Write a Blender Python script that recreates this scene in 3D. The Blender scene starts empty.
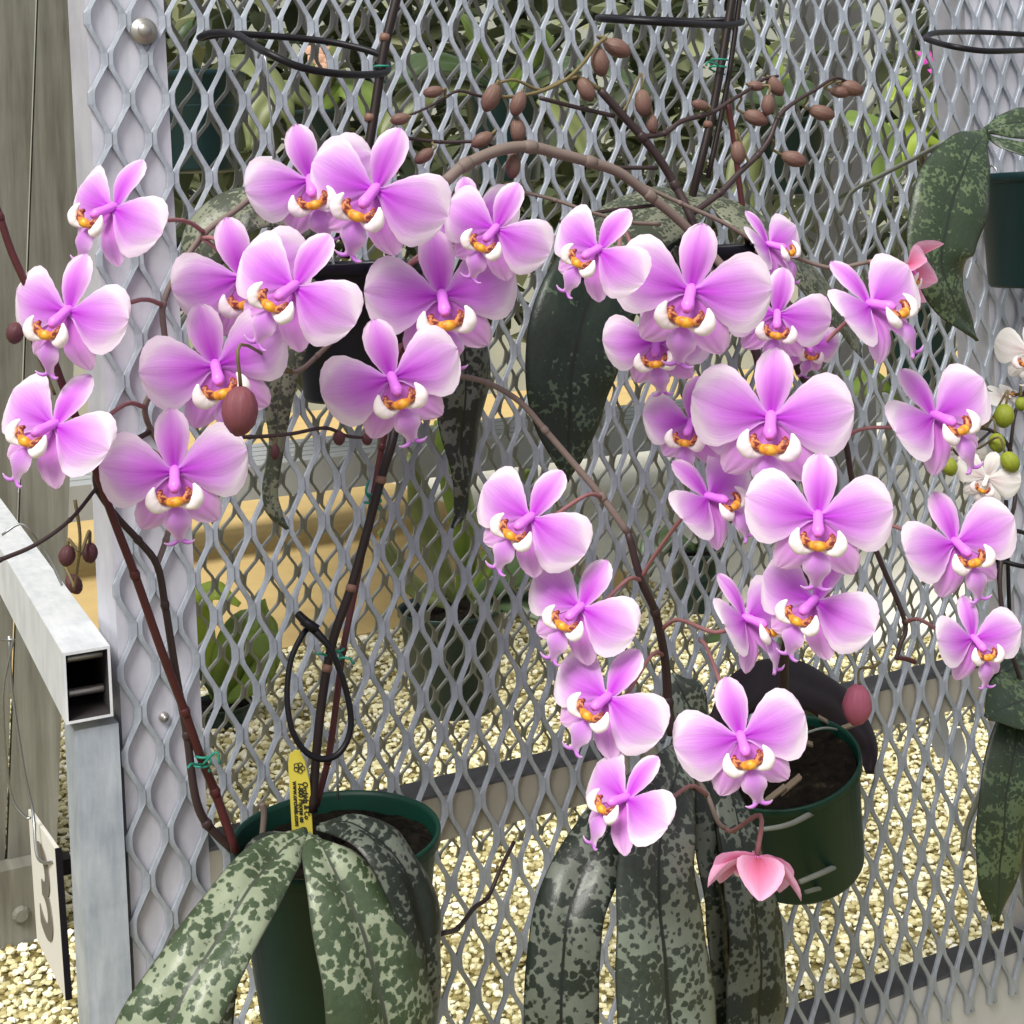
import bpy, math, random
from mathutils import Vector as V, Matrix, noise
SC = bpy.context.scene
COL = SC.collection
random.seed(7)
# ------------------------------------------------------------------ camera geometry
F, CX, CY = 1400.0, 512.0, 237.86            # focal length and principal point on the 1024 px frame
R = Matrix(((0.8872715874823331, -0.03425598245176599, 0.45997354023122333),
            (-0.4599224973193306, 0.009823510073714629, 0.8879047218645603),
            (-0.034934603277136135, -0.9993648114257856, -0.0070389756195899066)))
CAM = V((0, 0, 1.45))
O = CAM + V((0.31754393, 1.29621808, 0.20210371))     # a mesh crossing near the upper left post
WU = V((0, .0677518, .9977022)); WN = V((0, -.9977022, .0677518)); WX = V((1, 0, 0))

def ray(x, y): return R @ V(((x - CX) / F, (y - CY) / F, 1.0))
def P(x, y, off=0.0):
    """point at distance off in front of the display mesh"""
    r = ray(x, y); t = ((O - CAM).dot(WN) + off) / r.dot(WN)
    return CAM + r * t
def PD(x, y, depth): return CAM + ray(x, y) * depth
def PY(x, y, Y): r = ray(x, y); return CAM + r * (Y / r.y)
def PZ(x, y, z): r = ray(x, y); return CAM + r * ((z - 1.45) / r.z)
def depth(p): return (R.transposed() @ (p - CAM)).z
def wall(a, b, off=0.0): return O + WX * a - WU * b + WN * off
CR, CU = V((R[0][0], R[1][0], R[2][0])), -V((R[0][1], R[1][1], R[2][1]))

cam = bpy.data.cameras.new('camera'); cam.sensor_width = 36; cam.lens = F / 1024 * 36
cam.shift_y = (CY - 512) / 1024; cam.clip_start = .05; cam.clip_end = 200
co = bpy.data.objects.new('camera', cam); COL.objects.link(co)
back = -V((R[0][2], R[1][2], R[2][2]))
m = Matrix.Identity(4)
for i in range(3): m[i][0], m[i][1], m[i][2], m[i][3] = CR[i], CU[i], back[i], CAM[i]
co.matrix_world = m; SC.camera = co

# ------------------------------------------------------------------ materials
def lin(c):
    return tuple(((v / 255 / 12.92) if v <= 10 else ((v / 255 + .055) / 1.055) ** 2.4) for v in c) + (1,)
class NT:
    def __init__(s, name):
        s.m = bpy.data.materials.new(name); s.m.use_nodes = True; s.t = s.m.node_tree; s.t.nodes.clear()
        s.out = s.t.nodes.new('ShaderNodeOutputMaterial')
    def n(s, typ, ins=None, **kw):
        nd = s.t.nodes.new('ShaderNode' + typ)
        for k, v in kw.items(): setattr(nd, k, v)
        for k, v in (ins or {}).items():
            if hasattr(v, 'is_output') and v.is_output: s.t.links.new(v, nd.inputs[k])
            else: nd.inputs[k].default_value = v
        return nd
    def math(s, op, a, b=0.0, clamp=False):
        return s.n('Math', {0: a, 1: b}, operation=op, use_clamp=clamp).outputs[0]
    def ramp(s, fac, stops, interp='LINEAR'):
        nd = s.n('ValToRGB', {0: fac}); e = nd.color_ramp.elements; nd.color_ramp.interpolation = interp
        while len(e) < len(stops): e.new(.5)
        for el, (p, c) in zip(e, stops): el.position = p; el.color = c
        return nd.outputs[0]
    def mix(s, f, a, b, mode='MIX'):
        nd = s.n('Mix', data_type='RGBA', blend_type=mode)
        for k, v in ((0, f), (6, a), (7, b)):
            if hasattr(v, 'is_output') and v.is_output: s.t.links.new(v, nd.inputs[k])
            else: nd.inputs[k].default_value = v
        return nd.outputs[2]
    def bump(s, h, strength=.3, dist=.01):
        return s.n('Bump', {'Height': h, 'Strength': strength, 'Distance': dist}).outputs[0]
    def done(s, sh): s.t.links.new(sh, s.out.inputs[0]); return s.m
    def princ(s, color, rough=.5, metal=0, spec=.5, normal=None, **kw):
        ins = {'Base Color': color, 'Roughness': rough, 'Metallic': metal, 'Specular IOR Level': spec}
        if normal is not None: ins['Normal'] = normal
        ins.update(kw)
        return s.n('BsdfPrincipled', ins).outputs[0]
    def noise(s, scale, detail=3, rough=.5, vec=None, dist=0):
        ins = {'Scale': scale, 'Detail': detail, 'Roughness': rough, 'Distortion': dist}
        if vec is not None: ins['Vector'] = vec
        return s.n('TexNoise', ins).outputs[0]

def plain(name, c, rough=.5, metal=0, spec=.5, var=.15, scale=40, bump=0):
    t = NT(name); pos = t.n('NewGeometry').outputs['Position']
    f = t.noise(scale, 4, .6, pos)
    a = tuple(x * (1 - var) for x in c[:3]) + (1,); b = tuple(min(1, x * (1 + var)) for x in c[:3]) + (1,)
    col = t.mix(f, a, b)
    return t.done(t.princ(col, rough, metal, spec, t.bump(f, bump, .002) if bump else None))

def galvanised(name, dark, light, scale=60, metal=.55, rough=.45):
    t = NT(name); pos = t.n('NewGeometry').outputs['Position']
    sp = t.n('SeparateXYZ', {0: pos})
    g = t.noise(1, 4, .6, t.n('CombineXYZ', {0: t.math('MULTIPLY', sp.outputs[0], scale * 2.2), 1: t.math('MULTIPLY', sp.outputs[1], scale * .5), 2: t.math('MULTIPLY', sp.outputs[2], scale * .35)}).outputs[0])
    f = t.math('ADD', t.math('MULTIPLY', g, .55), t.math('MULTIPLY', t.noise(22, 5, .65, pos), .45), True)
    col = t.ramp(f, [(.25, dark), (.75, light)])
    return t.done(t.princ(col, rough, metal, .5, t.bump(f, .08, .002)))

def petal_mat(name, core, mid, edge, trans=.35, a=.9, b=.75):
    t = NT(name); uv = t.n('UVMap', uv_map='norm').outputs[0]
    s = t.n('SeparateXYZ', {0: uv}); u, v = s.outputs[0], s.outputs[1]
    v2 = t.math('POWER', t.math('ABSOLUTE', v), 1.6)
    e = t.math('ADD', t.math('MULTIPLY', t.math('POWER', u, 1.5), a), t.math('MULTIPLY', v2, b))
    vein = t.noise(1, 3, .6, t.n('Combine' + 'XYZ', {0: t.math('MULTIPLY', u, 1.6), 1: t.math('MULTIPLY', v, 22), 2: t.n('ObjectInfo').outputs['Random']}).outputs[0])
    e = t.math('ADD', e, t.math('MULTIPLY', t.math('SUBTRACT', vein, .5), .30), True)
    col = t.ramp(e, [(.02, core), (.42, mid), (.78, tuple((x + y) / 2 for x, y in zip(mid, edge))), (.98, edge)])
    pr = t.princ(col, .45, 0, .25, t.bump(vein, .12, .01))
    tr = t.n('BsdfTranslucent', {0: col}).outputs[0]
    return t.done(t.n('MixShader', {0: trans, 1: pr, 2: tr}).outputs[0])

def leaf_mat(name, pale, blotch, rib, amount=.5, scale=1.0, rough=.38, spots=.5):
    t = NT(name); uv = t.n('UVMap', uv_map='metric').outputs[0]; uvn = t.n('UVMap', uv_map='norm').outputs[0]
    s = t.n('SeparateXYZ', {0: uv}); sn = t.n('SeparateXYZ', {0: uvn})
    rnd = t.math('MULTIPLY', t.n('ObjectInfo').outputs['Random'], 37.0)
    vec = t.n('CombineXYZ', {0: s.outputs[0], 1: s.outputs[1], 2: rnd}).outputs[0]
    big = t.noise(3.2 * scale, 4, .62, vec, .3)
    band = t.noise(2.2 * scale, 1, .5, t.n('CombineXYZ', {0: s.outputs[0], 1: t.math('MULTIPLY', s.outputs[1], .2), 2: rnd}).outputs[0])
    fine = t.noise(17 * scale, 3, .6, vec)
    dots = t.n('TexVoronoi', {'Vector': vec, 'Scale': 14 * scale}).outputs['Distance']
    h = t.math('ADD', t.math('MULTIPLY', big, .50), t.math('MULTIPLY', band, .50))
    h = t.math('ADD', h, t.math('MULTIPLY', fine, .32))
    h = t.math('ADD', h, t.math('MULTIPLY', t.math('SUBTRACT', .42, dots), .60 * spots))
    msk = t.math('MULTIPLY', t.math('SUBTRACT', h, .655 + .17 * (.5 - amount) * 2), 24, True)
    pale2 = t.mix(t.noise(5, 3, .5, vec), tuple(x * .78 for x in pale[:3]) + (1,), tuple(min(1, x * 1.2) for x in pale[:3]) + (1,))
    blo2 = t.mix(fine, tuple(x * .6 for x in blotch[:3]) + (1,), tuple(x * 1.5 for x in blotch[:3]) + (1,))
    col = t.mix(msk, pale2, blo2)
    r = t.math('MULTIPLY', t.math('SUBTRACT', .055, t.math('ABSOLUTE', sn.outputs[1])), 40, True)
    col = t.mix(r, col, rib)
    edge = t.math('MULTIPLY', t.math('SUBTRACT', t.math('ABSOLUTE', sn.outputs[1]), .95), 20, True)
    col = t.mix(edge, col, rib)
    return t.done(t.princ(col, rough, 0, .4, t.bump(t.math('ADD', fine, t.math('MULTIPLY', msk, -.2)), .12, .004)))

M = {}
M['mesh'] = galvanised('galvanised mesh', (.23, .26, .30, 1), (.47, .51, .58, 1), 90, .35, .5)
M['mesh_back'] = galvanised('weathered mesh', (.16, .17, .17, 1), (.30, .31, .31, 1), 90, .3, .6)
M['post'] = galvanised('post sheet steel', (.40, .40, .46, 1), (.72, .72, .79, 1), 22, .25, .45)
M['steel'] = galvanised('galvanised tube', (.26, .31, .38, 1), (.66, .71, .77, 1), 45, .3, .42)
M['steelbright'] = galvanised('bright galvanised tube', (.50, .54, .58, 1), (.90, .91, .92, 1), 45, .1, .4)
M['rail'] = plain('rail', (.36, .34, .28), .55, .2, .4, .15, 30)
M['railshade'] = plain('rail top shade', (.11, .11, .12), .6, .3, .3, .15, 30)  # shade on the rail tops, put into the colour
M['rail_low'] = plain('weathered board', (.52, .52, .50), .7, 0, .3, .2, 18, .3)
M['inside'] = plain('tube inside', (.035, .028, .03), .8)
M['bolt'] = plain('bolt', (.45, .43, .40), .4, .8)
M['petal'] = petal_mat('pink petal', lin((198, 54, 220)), lin((220, 138, 236)), lin((252, 236, 252)), .35, .85, .72)
M['sepal'] = petal_mat('pink sepal', lin((204, 60, 224)), lin((220, 130, 234)), lin((248, 220, 248)), .3, .72, .7)
M['lsepal'] = petal_mat('lower sepal', lin((196, 96, 202)), lin((220, 144, 228)), lin((242, 204, 242)), .3, .9, .45)
M['midlobe'] = petal_mat('lip lobe', lin((205, 120, 222)), lin((212, 150, 226)), lin((245, 218, 246)), .3)
M['pinkbud'] = petal_mat('opening petal', lin((208, 92, 120)), lin((228, 128, 170)), lin((246, 190, 222)), .3)
M['white'] = petal_mat('white petal', lin((225, 205, 205)), lin((238, 234, 232)), lin((246, 244, 240)), .25)
M['sidelobe'] = plain('white side lobe', lin((247, 236, 238)), .5, 0, .3, .04)
M['column'] = plain('column', lin((226, 126, 236)), .4, 0, .4, .1)
M['colwhite'] = plain('white column', lin((240, 236, 228)), .4, 0, .4, .05)
def callus_mat(red):
    t = NT('callus'); pos = t.n('TexCoord').outputs['Object']
    f = t.noise(9, 2, .5, pos)
    col = t.ramp(f, [(.46, lin((236, 172, 52))), (.6, lin((214, 130, 40)))])
    f2 = t.noise(16, 2, .5, pos)
    col2 = t.ramp(f2, [(.42, lin((214, 140, 84))), (.5, lin((150, 66, 44))), (.6, lin((110, 40, 40)))])
    return t.done(t.princ(col2 if red else col, .45))
M['callus'], M['callusred'] = callus_mat(False), callus_mat(True)
M['pedicel'] = plain('pedicel', lin((150, 105, 105)), .5, 0, .3, .2, 60)
M['stem_red'] = plain('dark red stem', lin((78, 34, 36)), .45, 0, .4, .25, 60)
M['stem_dark'] = plain('dark stem', lin((58, 44, 44)), .5, 0, .4, .25, 60)
M['stem_grey'] = plain('grey brown stem', lin((122, 108, 100)), .6, 0, .3, .2, 60)
M['stem_olive'] = plain('olive stem', lin((112, 100, 68)), .5, 0, .3, .2, 60)
M['cane'] = plain('dark cane', lin((36, 26, 25)), .5, 0, .3, .3, 50)
M['node'] = plain('cane node', lin((120, 88, 74)), .6)
M['black'] = plain('black plastic', (.006, .005, .008), .45, 0, .3, .2)
M['wire'] = plain('grey wire', (.35, .36, .36), .35, .8)
M['tie'] = plain('green twist tie', lin((35, 135, 115)), .5)
def bud_mat(name, a, b):
    t = NT(name); uv = t.n('UVMap', uv_map='norm').outputs[0]; s = t.n('SeparateXYZ', {0: uv})
    n = t.noise(1.5, 3, .6, t.n('CombineXYZ', {0: t.math('MULTIPLY', s.outputs[0], 2), 1: t.math('MULTIPLY', s.outputs[1], 14), 2: t.n('ObjectInfo').outputs['Random']}).outputs[0])
    f = t.math('ADD', t.math('MULTIPLY', s.outputs[0], .5), t.math('MULTIPLY', n, .5), True)
    return t.done(t.princ(t.ramp(f, [(.2, a), (.85, b)]), .5, 0, .35, t.bump(n, .3, .004)))
M['bud'] = bud_mat('brown bud', lin((124, 98, 84)), lin((92, 58, 58)))
M['budred'] = bud_mat('maroon bud', lin((128, 74, 80)), lin((104, 52, 60)))
M['buddark'] = bud_mat('dark maroon bud', lin((96, 58, 62)), lin((72, 36, 44)))
M['budpink'] = bud_mat('dull pink bud', lin((168, 92, 112)), lin((150, 78, 98)))
M['budgreen'] = bud_mat('green bud', lin((150, 160, 50)), lin((108, 124, 30)))
M['leafA'] = leaf_mat('silver mottled leaf', lin((136, 145, 121)), lin((58, 72, 50)), lin((66, 72, 60)), .665, 1.2, .38, .5)
M['leafB'] = leaf_mat('grey mottled leaf', lin((118, 127, 114)), lin((52, 60, 52)), lin((34, 38, 34)), .68, 1.2, .38, .6)
M['leafBd'] = leaf_mat('dark mottled leaf', lin((92, 98, 88)), lin((30, 37, 30)), lin((24, 28, 24)), .68, 1.2, .38, .5)
M['leafD'] = leaf_mat('deep green leaf', lin((74, 92, 72)), lin((30, 44, 34)), lin((26, 34, 28)), .84, 1.4)
M['leafL'] = leaf_mat('pale speckled leaf', lin((120, 124, 104)), lin((62, 68, 54)), lin((80, 86, 70)), .62, 2.0)
M['leafE'] = leaf_mat('dark speckled leaf', lin((86, 102, 72)), lin((44, 58, 40)), lin((36, 46, 34)), .86, 1.8)
M['under'] = plain('purple leaf underside', lin((44, 36, 40)), .55, 0, .3, .25)
M['underdark'] = plain('blackish purple leaf', lin((26, 16, 24)), .5, 0, .3, .2)
M['leafgreen'] = plain('plain green leaf', lin((96, 116, 48)), .45, 0, .4, .3, 14)
M['leafolive'] = plain('olive leaf', lin((104, 112, 66)), .45, 0, .4, .3, 14)
M['leafdk'] = plain('dark green leaf', lin((58, 76, 44)), .45, 0, .4, .3, 14)
M['leafbright'] = plain('yellow green leaf', lin((140, 160, 56)), .45, 0, .4, .3, 14)
M['pot'] = plain('green plastic pot', (.003, .034, .022), .45, 0, .3, .12)
M['potdark'] = plain('dark green pot', (.006, .022, .02), .4, 0, .5, .15)
M['potnavy'] = plain('navy pot', (.005, .006, .014), .4, 0, .3, .15)
M['potteal'] = plain('teal pot', (.004, .03, .034), .4, 0, .5, .15)
def mix_mat():
    t = NT('bark mix'); pos = t.n('NewGeometry').outputs['Position']
    f = t.noise(70, 5, .7, pos); v = t.n('TexVoronoi', {'Scale': 90, 'Vector': pos}).outputs['Distance']
    return t.done(t.princ(t.ramp(f, [(.3, (.003, .0025, .002, 1)), (.62, (.012, .009, .006, 1)), (.8, (.06, .045, .028, 1))]), .9, 0, .1, t.bump(v, .9, .01)))
M['bark'] = mix_mat()
M['chip'] = plain('bark chip', lin((112, 100, 84)), .9)
M['root'] = plain('aerial root', lin((120, 124, 116)), .6, 0, .3, .2, 80)
M['tagyellow'] = plain('yellow tag', lin((222, 206, 84)), .5, 0, .4, .06)
M['ink'] = plain('black ink', (.02, .02, .02), .6)
M['signwhite'] = plain('white sign', lin((226, 224, 216)), .5, 0, .4, .04)
M['ink2'] = plain('sign numeral', lin((110, 104, 96)), .6)
M['tagwhite'] = plain('white tag', lin((225, 228, 232)), .5, 0, .4, .05)
M['magenta'] = plain('magenta petal', lin((220, 80, 190)), .5, 0, .3, .15)
M['peach'] = plain('peach petal', lin((222, 176, 150)), .5, 0, .3, .15)
M['concrete'] = plain('grey concrete', (.16, .16, .165), .8, 0, .2, .15, 12)
M['benchgrey'] = plain('grey bench', (.36, .38, .39), .7, 0, .3, .15, 8)
M['path_sunlit'] = plain('sunlit path', lin((236, 232, 218)), .9, 0, .1, .08, 4)  # sunlight on the right part of the path, painted as a paler tone
M['tan'] = plain('tan path', lin((196, 170, 118)), .9, 0, .1, .18, 5)
M['grayback'] = plain('greenhouse wall', (.40, .43, .38), .8, 0, .2, .25, 1.5)

def boards_mat():
    t = NT('weathered boards'); pos = t.n('NewGeometry').outputs['Position']; s = t.n('SeparateXYZ', {0: pos})
    streak = t.noise(1, 5, .65, t.n('CombineXYZ', {0: t.math('MULTIPLY', s.outputs[0], 40), 1: 0.0, 2: t.math('MULTIPLY', s.outputs[2], 2.2)}).outputs[0])
    blot = t.noise(3, 3, .6, pos)
    f = t.math('ADD', t.math('MULTIPLY', streak, .6), t.math('MULTIPLY', blot, .4))
    col = t.ramp(f, [(.3, lin((88, 84, 74))), (.5, lin((124, 123, 114))), (.7, lin((150, 150, 143)))])
    return t.done(t.princ(col, .8, 0, .2, t.bump(streak, .2, .004)))
M['boards'] = boards_mat()
def gravel_mat():
    t = NT('gravel bed'); pos = t.n('NewGeometry').outputs['Position']
    v = t.n('TexVoronoi', {'Scale': 48, 'Vector': pos}); d = v.outputs['Distance']
    g = t.n('RGBToBW', {0: v.outputs['Color']}).outputs[0]
    col = t.ramp(g, [(.2, lin((96, 86, 48))), (.5, lin((150, 138, 84))), (.85, lin((190, 180, 130)))])
    return t.done(t.princ(col, .85, 0, .2, t.bump(t.math('MULTIPLY', d, -1), 1.0, .02)))
M['gravel'] = gravel_mat()
def stone_mat():
    t = NT('gravel stone'); at = t.n('Attribute', attribute_name='tone').outputs['Fac']
    col = t.ramp(at, [(0, lin((128, 114, 66))), (.35, lin((204, 194, 146))), (.7, lin((234, 227, 188))), (1, lin((250, 247, 228)))])
    return t.done(t.princ(col, .8, 0, .25))
M['stone'] = stone_mat()
def foliage_mat():
    t = NT('foliage'); at = t.n('Attribute', attribute_name='tone').outputs['Fac']
    col = t.ramp(at, [(0, lin((48, 58, 40))), (.45, lin((94, 104, 76))), (.8, lin((140, 148, 112))), (1, lin((206, 212, 168)))])
    pr = t.princ(col, .5, 0, .4); tr = t.n('BsdfTranslucent', {0: col}).outputs[0]
    return t.done(t.n('MixShader', {0: .3, 1: pr, 2: tr}).outputs[0])
M['foliage'] = foliage_mat()

# ------------------------------------------------------------------ mesh building
class MB:
    def __init__(s): s.v, s.f, s.mi, s.uvn, s.uvm, s.tone = [], [], [], {}, {}, []
    def add(s, vs, fs, mi=0, uvn=None, uvm=None):
        o = len(s.v); s.v += [tuple(p) for p in vs]
        for f in fs: s.f.append(tuple(i + o for i in f)); s.mi.append(mi)
        for i in range(len(vs)):
            if uvn: s.uvn[o + i] = uvn[i]
            if uvm: s.uvm[o + i] = uvm[i]
        return s
    def box(s, c, x, y, z, mi=0):
        """box with one corner at c and edge vectors x, y, z"""
        c, x, y, z = V(c), V(x), V(y), V(z)
        vs = [c, c + x, c + x + y, c + y, c + z, c + x + z, c + x + y + z, c + y + z]
        return s.add(vs, [(3, 2, 1, 0), (4, 5, 6, 7), (0, 1, 5, 4), (1, 2, 6, 5), (2, 3, 7, 6), (3, 0, 4, 7)], mi)
    def tube(s, pts, rad, seg=8, mi=0, closed=False, smooth=3, cap=True, flat=None):
        pts = [V(p) for p in pts]; n = len(pts)
        rad = [rad] * n if not isinstance(rad, (list, tuple)) else list(rad)
        if smooth > 1 and n > 2:
            q, rr = [], []
            for i in range(n if closed else n - 1):
                if closed: p0, p1, p2, p3 = pts[i - 1], pts[i], pts[(i + 1) % n], pts[(i + 2) % n]
                else:
                    p1, p2 = pts[i], pts[i + 1]
                    p0 = pts[i - 1] if i else p1 * 2 - p2
                    p3 = pts[i + 2] if i + 2 < n else p2 * 2 - p1
                for k in range(smooth):
                    t = k / smooth
                    q.append(.5 * ((2 * p1) + (p2 - p0) * t + (2 * p0 - 5 * p1 + 4 * p2 - p3) * t * t + (3 * p1 - p0 - 3 * p2 + p3) * t ** 3))
                    rr.append(rad[i] * (1 - t) + rad[(i + 1) % n] * t)
            if not closed: q.append(pts[-1]); rr.append(rad[-1])
            pts, rad, n = q, rr, len(q)
        t0 = (pts[1] - pts[0]).normalized()
        nr = t0.orthogonal().normalized()
        vs, fs, un = [], [], []
        for i in range(n):
            if closed: tg = pts[(i + 1) % n] - pts[i - 1]
            else: tg = pts[min(i + 1, n - 1)] - pts[max(i - 1, 0)]
            tg = tg.normalized() if tg.length > 1e-9 else t0
            nr = (nr - tg * nr.dot(tg)); nr = nr.normalized() if nr.length > 1e-6 else tg.orthogonal().normalized()
            bn = tg.cross(nr)
            for k in range(seg):
                a = 2 * math.pi * k / seg
                vs.append(pts[i] + (nr * math.cos(a) + bn * math.sin(a)) * rad[i]); un.append((i / n, k / seg))
        for i in range(n if closed else n - 1):
            for k in range(seg):
                a, b = i * seg + k, i * seg + (k + 1) % seg
                j = ((i + 1) % n) * seg
                fs.append((a, b, j + (k + 1) % seg, j + k))
        if cap and not closed:
            fs.append(tuple(range(seg))[::-1]); fs.append(tuple((n - 1) * seg + k for k in range(seg)))
        return s.add(vs, fs, mi, un)
    def lathe(s, prof, base, axis, seg=32, mi=0, ref=None):
        base, axis = V(base), V(axis).normalized()
        x = (ref or axis.orthogonal()).normalized(); y = axis.cross(x)
        vs, fs, un = [], [], []
        for i, (r, h) in enumerate(prof):
            for k in range(seg):
                a = 2 * math.pi * k / seg
                vs.append(base + axis * h + (x * math.cos(a) + y * math.sin(a)) * r); un.append((i / max(1, len(prof) - 1), k / seg))
        for i in range(len(prof) - 1):
            for k in range(seg):
                k2 = (k + 1) % seg
                fs.append((i * seg + k, i * seg + k2, (i + 1) * seg + k2, (i + 1) * seg + k))
        return s.add(vs, fs, mi, un)
    def mesh(s, name, mats, smooth=True):
        me = bpy.data.meshes.new(name); me.from_pydata(s.v, [], s.f)
        for mm in (mats if isinstance(mats, (list, tuple)) else [mats]): me.materials.append(mm)
        me.polygons.foreach_set('material_index', s.mi)
        me.polygons.foreach_set('use_smooth', [smooth] * len(s.f))
        for nm, d in (('norm', s.uvn), ('metric', s.uvm)):
            if d:
                l = me.uv_layers.new(name=nm)
                buf = []
                for lp in me.loops: buf += d.get(lp.vertex_index, (0, 0))
                l.data.foreach_set('uv', buf)
        if s.tone:
            at = me.attributes.new('tone', 'FLOAT', 'POINT'); at.data.foreach_set('value', s.tone)
        me.update()
        return me

def link(name, data, parent=None, mat=None):
    o = bpy.data.objects.new(name, data); COL.objects.link(o)
    if parent is not None:
        o.parent = parent
        if mat is None: o.matrix_parent_inverse = parent.matrix_world.inverted()
        else: o.matrix_basis = mat
    elif mat is not None: o.matrix_world = mat
    return o
def part(name, mb, mats, parent, smooth=True): return link(name, mb.mesh(name, mats, smooth), parent)
def thing(name, label, cat, loc, group=None):
    o = bpy.data.objects.new(name, None); COL.objects.link(o); o.empty_display_size = .02
    o.location = loc; o.matrix_world = Matrix.Translation(V(loc))
    o['label'] = label; o['category'] = cat
    if group: o['group'] = group
    return o
def tag(o, label, cat, group=None, kind=None):
    if label: o['label'] = label
    if cat: o['category'] = cat
    if group: o['group'] = group
    if kind: o['kind'] = kind
    return o
def structure(name, mb, mats, smooth=False):
    o = part(name, mb, mats, None, smooth); o['kind'] = 'structure'; return o

# ------------------------------------------------------------------ expanded metal
def expanded(mb, org, ax, ad, an, a0, a1, b0, b1, w, t, cw=.036, ch=.07296):
    """zigzag strands bonded at every crossing; org + ax*a + ad*b"""
    k0, k1 = math.floor(a0 / (cw / 2)), math.ceil(a1 / (cw / 2))
    j0, j1 = math.floor(b0 / (ch / 2)), math.ceil(b1 / (ch / 2))
    prof = [(-.5, -.4), (-.42, -.5), (.42, -.5), (.5, -.4), (.5, .4), (.42, .5), (-.42, .5), (-.5, .4)]
    bond = ch * .085
    for k in range(k0, k1):
        path = []
        for j in range(j0, j1 + 1):
            if (k + j) % 2 == 0: x = k * cw / 2 + w * .46; sgn = 1
            else: x = (k + 1) * cw / 2 - w * .46; sgn = -1
            y = j * ch / 2
            path.append((x + sgn * w * .42, y - bond * 1.75, .76)); path.append((x - sgn * w * .04, y - bond * .8, 1.12)); path.append((x - sgn * w * .04, y + bond * .8, 1.12)); path.append((x + sgn * w * .42, y + bond * 1.75, .76))
        vs, fs = [], []
        for i, (x, y, wf) in enumerate(path):
            p, q = path[max(i - 1, 0)], path[min(i + 1, len(path) - 1)]
            tx, ty = q[0] - p[0], q[1] - p[1]; L = math.hypot(tx, ty); nx, ny = ty / L, -tx / L
            for u, v in prof:
                vs.append(org + ax * (x + nx * u * w * wf) + ad * (y + ny * u * w * wf) + an * (v * t + u * t * .4))
        n = len(path)
        for i in range(n - 1):
            for c in range(8): fs.append((i * 8 + c, i * 8 + (c + 1) % 8, (i + 1) * 8 + (c + 1) % 8, (i + 1) * 8 + c))
        mb.add(vs, fs)

# ------------------------------------------------------------------ setting
fl = MB(); fl.box((-6, -1, -.05), (20, 0, 0), (0, 5.75, 0), (0, 0, .05))
structure('floor', fl, M['gravel'])
fl = MB(); fl.box((-6, 4.75, -.06), (24, 0, 0), (0, 7, 0), (0, 0, .065))
structure('path', fl, M['tan'])
fl = MB(); fl.box((3.05, 3.62, -.05), (12, 0, 0), (0, 4, 0), (0, 0, .062))
structure('path', fl, M['path_sunlit'])  # lighter patch of ground with the sunlight put into its colour
wb = MB(); wb.box((-6, 11, 0), (26, 0, 0), (0, .1, 0), (0, 0, 4.2))
structure('wall_back', wb, M['grayback'])
# boarded wall, far left
xr = PY(60, 880, 3.11).x
wl = MB(); x = xr; rg = random.Random(3)
while x > -2.2:
    w = .105
    wl.box((x - w, 3.11 + rg.uniform(0, .012), .13), (w - .006, 0, 0), (0, .03, 0), (.225, 0, 3.2)); x -= w
structure('wall_left', wl, M['boards'])
bb = MB(); bb.box((-2.2, 3.06, 0), (xr + 2.2, 0, 0), (0, .1, 0), (0, 0, .16))
pb = PY(21, 914, 3.06)
for k in range(1): bb.lathe([(.0, .012), (.012, .012), (.018, .005), (.018, 0)], pb, (0, -1, 0), 12)
structure('baseboard_left', bb, M['boards'])

# gravel stones (nobody could count them)
def gravel():
    mb = MB(); rg = random.Random(11)
    t = (1 + 5 ** .5) / 2
    ico = [V(p).normalized() for p in ((-1, t, 0), (1, t, 0), (-1, -t, 0), (1, -t, 0), (0, -1, t), (0, 1, t), (0, -1, -t), (0, 1, -t), (t, 0, -1), (t, 0, 1), (-t, 0, -1), (-t, 0, 1))]
    fac = [(0, 11, 5), (0, 5, 1), (0, 1, 7), (0, 7, 10), (0, 10, 11), (1, 5, 9), (5, 11, 4), (11, 10, 2), (10, 7, 6), (7, 1, 8), (3, 9, 4), (3, 4, 2), (3, 2, 6), (3, 6, 8), (3, 8, 9), (4, 9, 5), (2, 4, 11), (6, 2, 10), (8, 6, 7), (9, 8, 1)]
    sp = .0215; y = 1.75
    while y < 4.74:
        l, r = PZ(-20, 800, 0), PZ(1044, 800, 0)
        xa = l.x / l.y * y - .15 if y > 0 else 0; xb = r.x / r.y * y + .25
        s_ = .0155 if y < 2.9 else .0195 if y < 3.8 else .024
        x = xa
        while x < xb:
            if x > 3.02 and y > 3.58: break
            c = V((x + rg.uniform(-.5, .5) * s_, y + rg.uniform(-.5, .5) * s_, rg.uniform(.0005, .35 * s_)))
            k = s_ * rg.uniform(.38, .70); sx, sy, sz = k * rg.uniform(.8, 1.3), k * rg.uniform(.6, 1), k * rg.uniform(.45, .75)
            e = Matrix.Rotation(rg.uniform(0, 6.28), 3, 'Z') @ Matrix.Rotation(rg.uniform(-.5, .5), 3, 'X')
            mb.add([c + e @ V((p.x * sx, p.y * sy, p.z * sz)) * rg.uniform(.85, 1.12) for p in ico], fac)
            mb.tone += [min(1, max(0, rg.gauss(.58, .26)))] * 12
            x += s_
        y += s_
    o = link('gravel', mb.mesh('gravel', M['stone'], False))
    tag(o, 'pale yellow gravel covering the ground behind the mesh bench', 'gravel', None, 'stuff')
gravel()

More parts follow.
